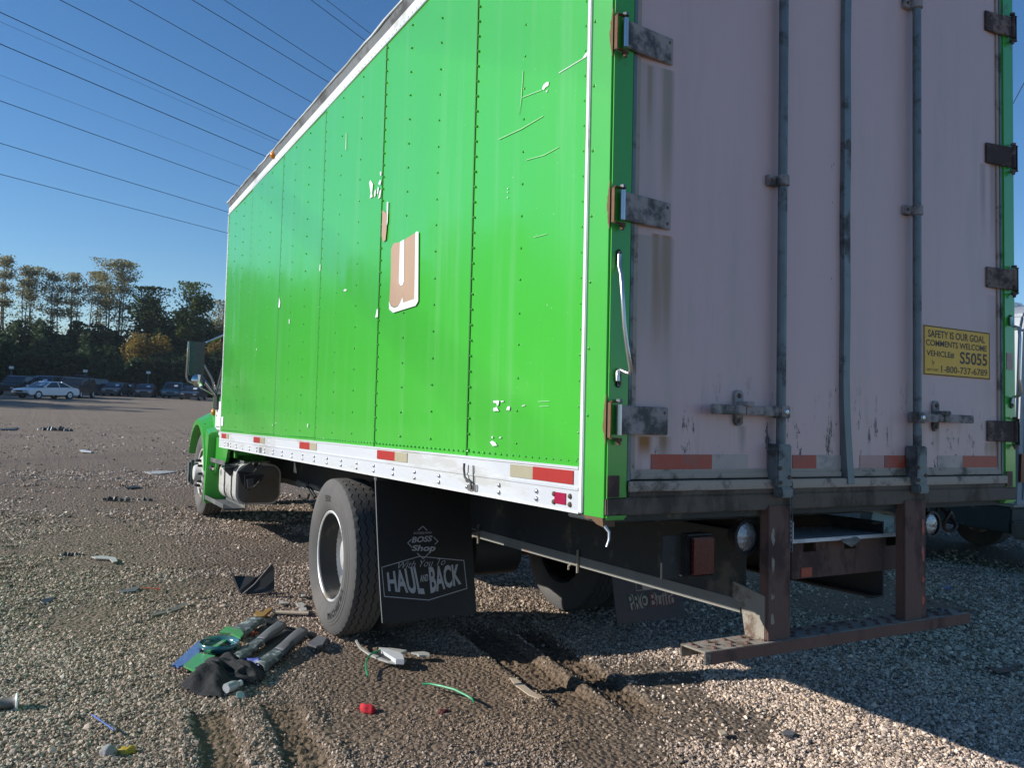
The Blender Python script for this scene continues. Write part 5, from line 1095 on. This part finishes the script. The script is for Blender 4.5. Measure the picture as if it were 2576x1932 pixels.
car(487, 1002, 'sedan', vb(487)-RAD(12), 'car_black', 'low black sedan in front of the teal SUV', True, 88)
for x, y, lab in ((24.5, 922, 'thin marker post with small white plate behind the black SUV'), (211, 930, 'thin marker post with small white plate behind the raised tailgate'), (370, 934, 'thin marker post with small white plate behind the brown sedan')):
    b = at_dist(x, 103); h = height_at(x, y, 103); m_ = empty('row_marker', (b[0], b[1], GZ(b[0], b[1]))); tag(m_, lab, 'post', 'row marker posts')
    MB().box(-.03, .03, -.03, .03, -.1, h).build('post', 'galv', m_).location = (0, 0, 0)
    k = empty('dummy'); D.objects.remove(k)
    pb = MB().box(-.22, .22, -.05, -.035, h-.26, h+.02).build('plate', 'sticker', m_); pb.location = (0, 0, 0); pb.rotation_euler = (0, 0, RAD(5))

# white van beyond the green truck, corner only; paint greyed in place of shade
wt = empty('parked_van', (7.04, 2.45, 0)); tag(wt, 'white van in shade-grey paint standing beyond the green truck, only its corner in view', 'van')
mt['wt_shade_grey'] = M('shade_greyed_white_paint', (.34, .36, .39), .5, 0, .05, dirt=(.30, .31, .32), dirt_amt=.3)
def van_part(nm, m_, *boxes, bv=.02):
    k = MB()
    for q in boxes: k.box(*q)
    o = k.build(nm, m_, wt, bv, 40); o.location = (0, 0, 0); return o
pr = [(0, .74), (0, 2.55), (.05, 2.74), (.22, 2.85), (1.88, 2.85), (2.05, 2.74), (2.1, 2.55), (2.1, .74)]
MB().prism([(x, 0, z) for x, z in pr], (0, 4.9, 0)).build('body', 'wt_shade_grey', wt, .03, 40).location = (0, 0, 0)
van_part('skirt', 'frame', (.02, 2.08, .05, 4.85, .46, .735)); van_part('rear_bumper', 'sill', (.0, 2.1, -.14, .04, .42, .60))
MB().hexa([(.05, 4.95, .55), (2.05, 4.95, .55), (2.05, 6.2, .55), (.05, 6.2, .55)], [(.15, 4.95, 2.3), (1.95, 4.95, 2.3), (1.95, 5.35, 2.3), (.15, 5.35, 2.3)]).build('cab', 'wt_shade_grey', wt, .06, 40).location = (0, 0, 0)
for xx in (.12, 1.10): van_part('rear_door', 'wt_shade_grey', (xx, xx+.88, -.012, -.002, .82, 2.55), bv=.004)
for xx in (.0, 1.96): van_part('tail_lamp', 'lamp_red', (xx+.02, xx+.12, -.03, -.003, 1.0, 1.3), bv=.01)
van_part('roof_vent', 'rail', (.2, .6, .3, .8, 2.86, 2.93)); MB().tube([(-.012, .0, 2.6), (-.012, 4.8, 2.6)], .014, 6).build('gutter', 'rail', wt).location = (0, 0, 0)
for xx in (.13, 1.97):
    for yy in (1.5, 5.2):
        w = empty('wheel'); w.parent = wt; w.location = (xx, yy, .37)
        link('tyre', MB().lathe([(-.11, .2), (-.12, .33), (-.1, .37), (.1, .37), (.12, .33), (.11, .2)], (0, 0, 0), 'X', 28).mesh('tyre', smooth=40), 'tyre', w, (0, 0, 0)); link('rim', MB().lathe([(-.1, .21), (-.09, .19), (-.06, .1), (-.07, .001)], (0, 0, 0), 'X', 24).mesh('rim', smooth=40), 'rim_white', w, (0, 0, 0))

# ================================================================ LITTER ON THE GROUND
def gpoly(name, px, z, th, mat, label=None, cat=None, o=(0, 0), s=1., parent=None, group=None, tilt=None, off=(0, 0, 0)):
    """flat piece lying on the ground, outline taken from the photograph"""
    pts = []
    for i, (a, b) in enumerate(px):
        zz = z[i] if hasattr(z, '__len__') else z; q = ground(o[0]+a/s, o[1]+b/s, zz); pts.append((q[0], q[1], zz))
    P = MB().prism(pts, (0, 0, -th)); ob = P.build(name, mat, parent)
    if label: tag(ob, label, cat, group)
    return ob
mt['gr_paint'] = M('green_bumper_paint', (.07, .33, .10), .35, 0, .15, 10, dirt=(.18, .24, .17), dirt_amt=.35, dirt_scale=14, coat=.3)
mt['gr_blue'] = M('blue_tinted_edge', (.10, .17, .40), .3, 0, .2, 10, coat=.4)
mt['gr_ring'] = M('teal_bezel_plastic', (.045, .15, .16), .2, 0, .3, 10, coat=.7)
mt['gr_peel'] = M('peeling_grey_plastic', (.075, .085, .085), .55, 0, .2, 14, dirt=(.30, .36, .33), dirt_amt=.42, dirt_scale=22)
mt['gr_grey'] = M('bare_grey_plastic', (.135, .135, .135), .6, 0, .15, 20, dirt=(.09, .09, .09), dirt_amt=.3)
Q = dict(o=(400, 1460), s=4.88)
gl = empty('broken_grille', tuple(ground(590, 1640))); tag(gl, 'broken green and grey plastic truck grille piece with a round lamp bezel, on the gravel', 'grille')
def gl_part(name, px, z, th, mat):
    o = gpoly(name, px, z, th, mat, **Q); o.parent = gl; o.location = tuple(-np.array(gl.location)); return o
gl_part('outer_panel', [(300, 1045), (480, 890), (560, 905), (690, 925), (600, 1010), (480, 1080), (440, 1112)], .050, .012, 'gr_paint')
gl_part('blue_edge', [(150, 1050), (400, 820), (500, 735), (500, 880), (310, 1035), (240, 1060), (200, 1040)], .045, .012, 'gr_blue')
gl_part('slat', [(740, 640), (830, 565), (1000, 600), (1040, 655), (1000, 705), (880, 650)], .062, .012, 'gr_paint')
def slat(a0, a1, b1, b0, t0, t1, mat, rise=.007, z0=.035, z1=.07):
    """hollow, arched slat between a start edge a0-a1 and an end edge b0-b1 (photo points)"""
    nU, nV = 12, 8; vs = []; fs = []
    for i in range(nU+1):
        t = t0+(t1-t0)*i/nU
        for j in range(nV+1):
            v = j/nV; p = [(a0[k]*(1-v)+a1[k]*v)*(1-t)+(b0[k]*(1-v)+b1[k]*v)*t for k in (0, 1)]
            z = z0+(z1-z0)*t+rise*math.sin(math.pi*v)**.6-.020*(abs(2*v-1)**10)+.004*math.sin(9*t+3*v); q = ground(Q['o'][0]+p[0]/Q['s'], Q['o'][1]+p[1]/Q['s'], z0+(z1-z0)*t); vs.append((q[0], q[1], z))
    for i in range(nU):
        for j in range(nV): k = i*(nV+1)+j; fs.append((k, k+1, k+nV+2, k+nV+1))
    o = MB().add(vs, fs).build('slat', mat, gl, smooth=50); o.location = tuple(-np.array(gl.location)); md = o.modifiers.new('thickness', 'SOLIDIFY'); md.thickness = .005
slat((800, 600), (1030, 680), (1320, 466), (1160, 446), 0, 1, 'gr_peel')
for a0, a1, b1, b0, k in (((885, 925), (1010, 970), (1575, 532), (1450, 500), .52), ((1170, 1010), (1310, 1085), (1840, 607), (1720, 570), .42)):
    slat(a0, a1, b1, b0, 0, k, 'gr_peel'); slat(a0, a1, b1, b0, k, 1, 'gr_grey')
gl_part('slat', [(1820, 775), (1950, 680), (2060, 700), (2010, 790), (1930, 810)], .040, .014, 'gr_grey')
gl_part('end_bar', [(1310, 466), (1400, 500), (1560, 560), (1700, 600), (1940, 650), (1900, 690), (1640, 620), (1480, 570), (1280, 510)], .030, .02, 'black')
gl_part('backing', [(1130, 640), (1330, 520), (1600, 600), (1760, 680), (1500, 880), (1320, 1030), (1180, 960), (1330, 800)], .014, .008, 'black')
rc = ground(400+740/4.88, 1460+785/4.88, .06); rb = MB()
rb.lathe([(.0, .120), (.014, .122), (.024, .114), (.020, .100), (.004, .090), (-.02, .086), (-.02, .116)], (rc[0]-gl.location[0], rc[1]-gl.location[1], .055-gl.location[2]), 'Z', 40)
rb.build('lamp_bezel', 'gr_ring', gl, smooth=50)
br_ = MB(); a, b = ground(400+600/4.88, 1460+870/4.88, .06), ground(400+870/4.88, 1460+690/4.88, .06); d = (b-a)/np.linalg.norm(b-a); n_ = np.array([-d[1], d[0], 0])*.014
br_.prism([a-n_, b-n_, b+n_, a+n_], (0, 0, -.012)); o = br_.build('bezel_bar', 'gr_paint', gl); o.location = tuple(-np.array(gl.location))
gp = [(540, 790), (560, 720), (650, 675), (790, 670), (700, 760), (600, 850)]
gl_part('lamp_cup', [(530, 790), (600, 700), (740, 665), (900, 690), (940, 780), (860, 860), (700, 900), (570, 870)], .022, .006, 'core')
mt['red_rag'] = M('red_cloth', (.55, .015, .025), .8, 0, .25, 20); mt['rag_or'] = M('orange_scrap', (.45, .09, .03), .7, 0, .3, 20)
def lump(name, px, py, rx, ry, rz, mat, label, cat, seed, rough=.35, group=None, sub=3, yaw=0.):
    r = np.random.default_rng(seed); bm = bmesh.new(); bmesh.ops.create_icosphere(bm, subdivisions=sub, radius=1); b = ground(px, py); zz = GZ(b[0], b[1])
    off = r.random(3)*10
    for v in bm.verts:
        n = v.co.copy(); f = 1+rough*math.sin(n.x*4+off[0])*math.cos(n.y*5+off[1])+rough*.5*math.sin(n.z*9+n.x*7+off[2]); v.co = Vector((n.x*rx*f, n.y*ry*f, max(-.25, n.z)*rz*f+rz*.25))
    me = D.meshes.new(name); bm.to_mesh(me); bm.free(); me.polygons.foreach_set('use_smooth', [True]*len(me.polygons))
    o = link(name, me, mat); o.location = (b[0], b[1], zz); o.rotation_euler = (0, 0, yaw)
    if label: tag(o, label, cat, group)
    return o
lump('red_cloth', 925, 1787, .032, .05, .032, 'red_rag', 'crumpled bright red cloth scrap on the gravel', 'cloth', 3, .22, yaw=.5)
lump('dark_red_scrap', 1114, 1797, .028, .02, .012, M('dark_red_scrap', (.10, .015, .015), .8), 'small dark red scrap near the curved green strip', 'scrap', 4, .4)
lump('orange_scrap', 637, 1601, .03, .02, .025, 'rag_or', 'orange-red scrap lying between the slats of the broken grille', 'scrap', 5, .4)
# black garment with folds
bag = empty('black_jacket', tuple(ground(560, 1720))); tag(bag, 'crumpled black jacket lying against the broken grille', 'jacket')
mt['cloth_blk'] = M('black_cloth', (.022, .021, .022), .9, 0, .3, 12, bump=.4, bscale=25); mt['blue_cloth'] = M('blue_nylon', (.015, .035, .20), .5, 0, .3, 20)
def cloth(name, px, h, mat, parent, seed, o, s, nn=60):
    r = np.random.default_rng(seed); poly = np.array([ground(o[0]+a/s, o[1]+b/s)[:2] for a, b in px]); lo, hi = poly.min(0), poly.max(0)
    def inside(p):
        c = False; j = len(poly)-1
        for i in range(len(poly)):
            if (poly[i, 1] > p[1]) != (poly[j, 1] > p[1]) and p[0] < (poly[j, 0]-poly[i, 0])*(p[1]-poly[i, 1])/(poly[j, 1]-poly[i, 1])+poly[i, 0]: c = not c
            j = i
        return c
    def edge(p):
        m = 9
        for i in range(len(poly)):
            a, b = poly[i], poly[(i+1) % len(poly)]; t = np.clip(((p-a)@(b-a))/((b-a)@(b-a)), 0, 1); m = min(m, np.linalg.norm(p-a-t*(b-a)))
        return m
    X = np.linspace(lo[0], hi[0], nn); Y = np.linspace(lo[1], hi[1], nn); vs = []; id_ = {}; fs = []
    for i, x in enumerate(X):
        for j, y in enumerate(Y):
            p = np.array([x, y])
            if not inside(p): continue
            e = edge(p); k = min(1, e/.09); f = vnoise(np.array([x]), np.array([y]), 11, seed)[0]; f2 = vnoise(np.array([x+y*.6]), np.array([y*.45]), 21, seed+1)[0]
            id_[i, j] = len(vs); vs.append((x, y, GZ(x, y)+.004+h*math.sqrt(k)*(.25+.85*f)+.036*k*(1-2*abs(2*f2-1))))
    for (i, j) in list(id_):
        if (i+1, j) in id_ and (i, j+1) in id_ and (i+1, j+1) in id_: fs.append((id_[i, j], id_[i+1, j], id_[i+1, j+1], id_[i, j+1]))
    ob = MB().add(vs, fs).build(name, mat, parent, smooth=80); ob.location = tuple(-np.array(parent.location)); 
    md = ob.modifiers.new('s', 'SUBSURF'); md.levels = md.render_levels = 1; return ob
cloth('fabric', [(230, 1320), (330, 1230), (440, 1130), (600, 1020), (800, 950), (950, 985), (1100, 1050), (1220, 1110), (1330, 1180), (1240, 1280), (1100, 1290), (960, 1300), (860, 1350), (780, 1440), (650, 1440), (420, 1390)], .095, 'cloth_blk', bag, 70, (400, 1460), 4.88)
cloth('lining', [(900, 945), (1040, 960), (1170, 1010), (1290, 1070), (1230, 1110), (1100, 1055), (960, 995)], .13, 'blue_cloth', bag, 74, (400, 1460), 4.88, 40)
mt['clear'] = M('clear_plastic', (.45, .46, .46), .12, 0, .1, coat=.5); mt['white_pl'] = M('white_plastic', (.72, .72, .70), .4, 0, .05)
b = ground(600, 1735); bt = empty('plastic_bottle', (b[0], b[1], GZ(b[0], b[1]))); tag(bt, 'clear plastic bottle with white cap poking out of the black jacket', 'bottle')
d = (ground(601, 1732)-ground(575, 1742)); an = math.atan2(d[1], d[0]); ca, sa = math.cos(an), math.sin(an)
def lx(prof, zc_): 
    m = MB().lathe(prof, (0, 0, zc_), 'X', 20); m.v = [(x*ca-y*sa, x*sa+y*ca, z) for x, y, z in m.v]; return m
lx([(-.09, .001), (-.09, .026), (-.05, .028), (-.02, .024), (.0, .012)], .04).build('body', 'clear', bt, smooth=50).location = (0, 0, 0)
lx([(-.005, .016), (.016, .016), (.017, .001)], .04).build('cap', 'white_pl', bt, smooth=40).location = (0, 0, 0)
b = ground(604, 1752); lid = MB().lathe([(.0, .022), (.006, .024), (.008, .020), (.004, .017), (.004, .001)], (0, 0, 0), 'Z', 24).build('jar_lid', 'clear', smooth=50); lid.location = (b[0], b[1], GZ(*b[:2])+.012); lid.rotation_euler = (.7, .2, 0); tag(lid, 'small clear round lid beside the bottle cap', 'lid')
# black bent rubber piece in front of the rear wheel
rb_ = empty('bent_flap', tuple(ground(609, 1496))); tag(rb_, 'black plastic sheet bent into a V, standing on the gravel before the rear wheel', 'plastic sheet')
A0 = ground(609, 1497)
def upp(px, py, base):                           # point above a ground point, on the upright plane facing the camera
    dd = wray(px, py); n = np.array([FW[0], FW[1], 0]); return CW+dd*(((base-CW)@n)/(dd@n))
for nm, px, dp, mm in (('inner_sheet', [(573, 1422), (586, 1449), (645, 1452), (668, 1436), (650, 1480), (611, 1496), (600, 1490)], .10, 'rubber'), ('outer_sheet', [(684, 1418), (690, 1432), (690, 1490), (616, 1497), (640, 1470)], .02, 'rubber')):
    n2 = np.array([FW[0], FW[1], 0]); P = [upp(a, b, A0+np.array([FW[0], FW[1], 0])*dp*(1 if b < 1490 else .0)) for a, b in px]
    o = MB().prism([tuple(q) for q in P], tuple(n2*.006)).build(nm, mm, rb_); o.location = tuple(-np.array(rb_.location))
P = [upp(a, b, A0-n2*.004) for a, b in ((573, 1422), (588, 1452), (602, 1486), (609, 1496), (640, 1470), (684, 1418))]
o = MB().tube([tuple(q) for q in P], .005, 6).build('worn_edge', 'gr_grey', rb_); o.location = tuple(-np.array(rb_.location))
# plastic and wood bits
mt['wood'] = M('weathered_wood', (.52, .42, .30), .8, 0, .2, 6, stretch=(8, 1, 1)); mt['ochre'] = M('ochre_scrap', (.30, .17, .04), .7, 0, .3, 15); mt['green_strap'] = M('green_strap', (.02, .30, .12), .45, 0, .25, 20)
mt['grey_scrap'] = M('pale_grey_plastic', (.50, .48, .42), .5, 0, .12, 12, dirt=(.3, .27, .22), dirt_amt=.3); mt['blue_scrap'] = M('blue_strap', (.03, .10, .40), .6, 0, .3, 20); mt['yellow_scrap'] = M('yellow_scrap', (.45, .30, .02), .5, 0, .3, 20)
gpoly('wood_splinter', [(1282, 1704), (1300, 1708), (1340, 1740), (1366, 1752), (1356, 1758), (1330, 1748), (1294, 1722)], .012, .006, 'wood', 'pale split wood sliver lying at the edge of a wheel rut', 'wood')
gpoly('grey_strip', [(377, 1546), (430, 1528), (465, 1517), (482, 1516), (484, 1520), (440, 1536), (382, 1550)], .02, .012, 'tank_end', 'long grey plastic strip lying on open gravel', 'strip')
gpoly('dark_shard', [(104, 1512), (112, 1506), (142, 1502), (128, 1512), (112, 1519)], .02, .012, 'black', 'small dark plastic shard lying alone on the gravel', 'shard')
gpoly('ochre_bracket', [(640, 1545), (644, 1536), (660, 1540), (676, 1528), (684, 1532), (664, 1550), (650, 1553)], .035, .02, 'ochre', 'ochre coloured bracket beside the top slat of the grille', 'bracket')
gpoly('brown_lath', [(690, 1536), (776, 1538), (776, 1544), (690, 1541)], .02, .01, 'wood', 'thin brown lath leading to the rear tyre', 'lath')
for i, (pp, lab) in enumerate((([(703, 1512), (712, 1510), (712, 1515), (722, 1513), (723, 1517), (704, 1519)], 'white clip near the foot of the rear tyre'), ([(745, 1518), (758, 1515), (768, 1520), (764, 1527), (750, 1525)], 'pale rounded plastic shard touching the rear tyre'), ([(752, 1530), (770, 1528), (772, 1536), (756, 1538)], 'flat white shard at the bottom of the rear tyre'), ([(757, 1494), (766, 1491), (768, 1499), (760, 1500)], 'tiny pale shard beside the tyre sidewall'))):
    gpoly('plastic_shard', pp, .02, .01, 'grey_scrap', lab, 'shard')
lt = empty('lamp_housing', tuple(ground(990, 1655))); tag(lt, 'broken white lamp housing with a long curved grey rim, at the edge of the shadow', 'lamp housing')
Q2 = dict(o=(780, 1580), s=4.809)
def lt_part(name, px, z, th, mat): o = gpoly(name, px, z, th, mat, **Q2); o.parent = lt; o.location = tuple(-np.array(lt.location))
lt_part('rim', [(545, 150), (575, 140), (575, 165), (620, 230), (700, 290), (800, 330), (960, 370), (1080, 380), (1165, 375), (1150, 400), (1040, 425), (940, 410), (820, 370), (700, 310), (600, 240)], .03, .01, 'grey_scrap')
lt_part('reflector', [(860, 265), (930, 250), (1120, 320), (1138, 385), (1040, 380), (960, 330)], .055, .03, 'white_pl'); lt_part('back_plate', [(830, 235), (1000, 245), (1170, 270), (1100, 300), (930, 255)], .05, .02, 'grey_scrap')
lt_part('arm', [(1220, 295), (1360, 285), (1400, 290), (1445, 305), (1445, 335), (1390, 330), (1320, 335), (1290, 310)], .03, .012, 'grey_scrap'); lt_part('socket', [(780, 300), (880, 285), (990, 370), (960, 390), (850, 345)], .035, .02, 'black')
def strip(name, pts, r, mat, label, cat, o=(0, 0), s=1., zs=None):
    P = []
    for i, (a, b) in enumerate(pts):
        z = .03 if zs is None else zs[i]; q = ground(o[0]+a/s, o[1]+b/s, z); P.append((q[0], q[1], z+GZ(q[0], q[1])*.5))
    return tag(MB().tube(P, r, 6).build(name, mat, smooth=50), label, cat)
strip('green_strap', [(1360, 672), (1450, 668), (1600, 695), (1750, 742), (1880, 815), (1960, 870), (1985, 910)], .0065, 'green_strap', 'curved bright green plastic strip on the brown gravel', 'strip', zs=[.03, .035, .045, .05, .045, .04, .025], **Q2)
strip('green_strap', [(850, 260), (770, 285), (710, 330), (675, 410), (680, 500), (700, 570)], .0055, 'green_strap', 'short green plastic strip hooked on the broken lamp housing', 'strip', zs=[.06, .06, .05, .035, .03, .025], **Q2)
strip('blue_strap', [(232, 1795), (250, 1807), (272, 1822), (287, 1832)], .004, 'blue_scrap', 'frayed blue cord end on the gravel', 'cord')
strip('orange_clip', [(355, 1479), (378, 1481), (402, 1483), (403, 1477), (400, 1487)], .004, 'rag_or', 'thin orange plastic clip on the gravel', 'clip')
lump('yellow_scrap', 320, 1886, .04, .028, .022, 'yellow_scrap', 'yellow crumpled wrapper beside a grey stone', 'wrapper', 8, .3)
lump('grey_stone', 273, 1894, .032, .032, .035, M('pale_grey_stone', (.30, .29, .28), .9), 'pale grey stone beside the yellow wrapper', 'stone', 9, .2)
b = ground(12, 1780); cn = empty('crushed_can', (b[0], b[1], GZ(*b[:2]))); tag(cn, 'crushed metal can with flared rim at the edge of the gravel', 'can')
MB().lathe([(-.10, .02), (-.09, .030), (-.02, .026), (.03, .03), (.045, .042), (.05, .040), (.05, .001)], (0, 0, .032), 'X', 18).build('body', 'tank_end', cn, smooth=40).location = (0, 0, 0)
MB().lathe([(.044, .042), (.050, .047), (.056, .043), (.05, .036)], (0, 0, .032), 'X', 18).build('rim', 'decal_white', cn, smooth=40).location = (0, 0, 0)
for i, (px, py, n, rr_, lab) in enumerate(((138, 1083, 13, .5, 'heap of black plastic scrap far out on the open yard'), (182, 1398, 7, .10, 'row of black rubber crumbs on the gravel'), (290, 1262, 5, .16, 'dark clod strewn near the open yard'), (348, 1258, 5, .16, 'dark broken rubber bits out beside the front wheel'))):
    b = ground(px, py); h = empty('scrap_heap', (b[0], b[1], GZ(*b[:2]))); tag(h, lab, 'scrap'); g = random.Random(90+i)
    for k in range(n):
        u = -1+2*k/(n-1); L_ = np.array([RW[0], RW[1]])*u*rr_; s_ = rr_*g.uniform(.10, .22) if n > 10 else rr_*g.uniform(.18, .3)
        MB().lathe([(-s_*.3, .001), (-s_*.25, s_*.9), (s_*.4, s_*g.uniform(.5, 1)), (s_*g.uniform(.8, 1.6)*(1-.5*abs(u)), .001)], (L_[0], L_[1]+g.uniform(-.3, .3)*s_, s_*.3), 'Z', 6).build('piece', 'black' if (k % 5) else 'galv', h).location = (0, 0, 0)
for pp, lab, m_ in (([(200, 1133), (206, 1131), (230, 1135), (229, 1138), (206, 1136)], 'thin white plastic strip far out on the yard', 'white_pl'), ([(360, 1187), (404, 1184), (446, 1186), (402, 1192), (380, 1192)], 'pale lath lying well out beside the front wheel', 'grey_scrap'), ([(0, 1078), (38, 1076), (44, 1074), (46, 1076), (38, 1081), (0, 1081)], 'long dark strip far out on the yard', 'black'), ([(312, 1225), (350, 1223), (352, 1226), (318, 1228)], 'thin black strip on the gravel beside the front wheel', 'black'), ([(230, 1400), (256, 1398), (290, 1402), (296, 1412), (284, 1414), (276, 1406), (240, 1404)], 'broken pale plastic frame beside the black rubber crumbs', 'grey_scrap'), ([(300, 1486), (320, 1482), (345, 1476), (352, 1478), (340, 1487), (310, 1490)], 'grey plastic sliver touching the orange clip', 'gr_grey'),
                    ([(1966, 1842), (1984, 1836), (2000, 1842), (1994, 1850), (1972, 1849)], 'small folded grey plastic sheet on pale gravel below the step', 'gr_grey'), ([(1806, 1838), (1822, 1836), (1828, 1846), (1814, 1850)], 'small tan stone chip on pale gravel', 'wood'), ([(2480, 1676), (2500, 1682), (2540, 1678), (2570, 1672), (2540, 1690), (2510, 1694)], 'flat dark rag in the truck shadow behind the rear doors', 'black'), ([(2368, 1472), (2384, 1474), (2394, 1480), (2378, 1481)], 'pale blue scrap in the shade beyond the step', 'gr_blue')):
    gpoly('litter', pp, .02, .01, m_, lab, 'litter')

# thin autumn haze over the yard
hz = MB().box(gx.min()-20, gx.max()+20, gy.min()-20, gy.max()+20, -1.5, 36).build('haze', None)
hm = D.materials.new('haze_air'); hm.use_nodes = True; ht = hm.node_tree; ht.nodes.remove(ht.nodes['Principled BSDF'])
pv_ = ht.nodes.new('ShaderNodeVolumePrincipled'); pv_.inputs['Color'].default_value = (.80, .90, 1, 1); pv_.inputs['Density'].default_value = .00024; pv_.inputs['Anisotropy'].default_value = .2
ht.links.new(pv_.outputs[0], ht.nodes['Material Output'].inputs['Volume']); hz.data.materials.append(hm); tag(hz, kind='stuff')
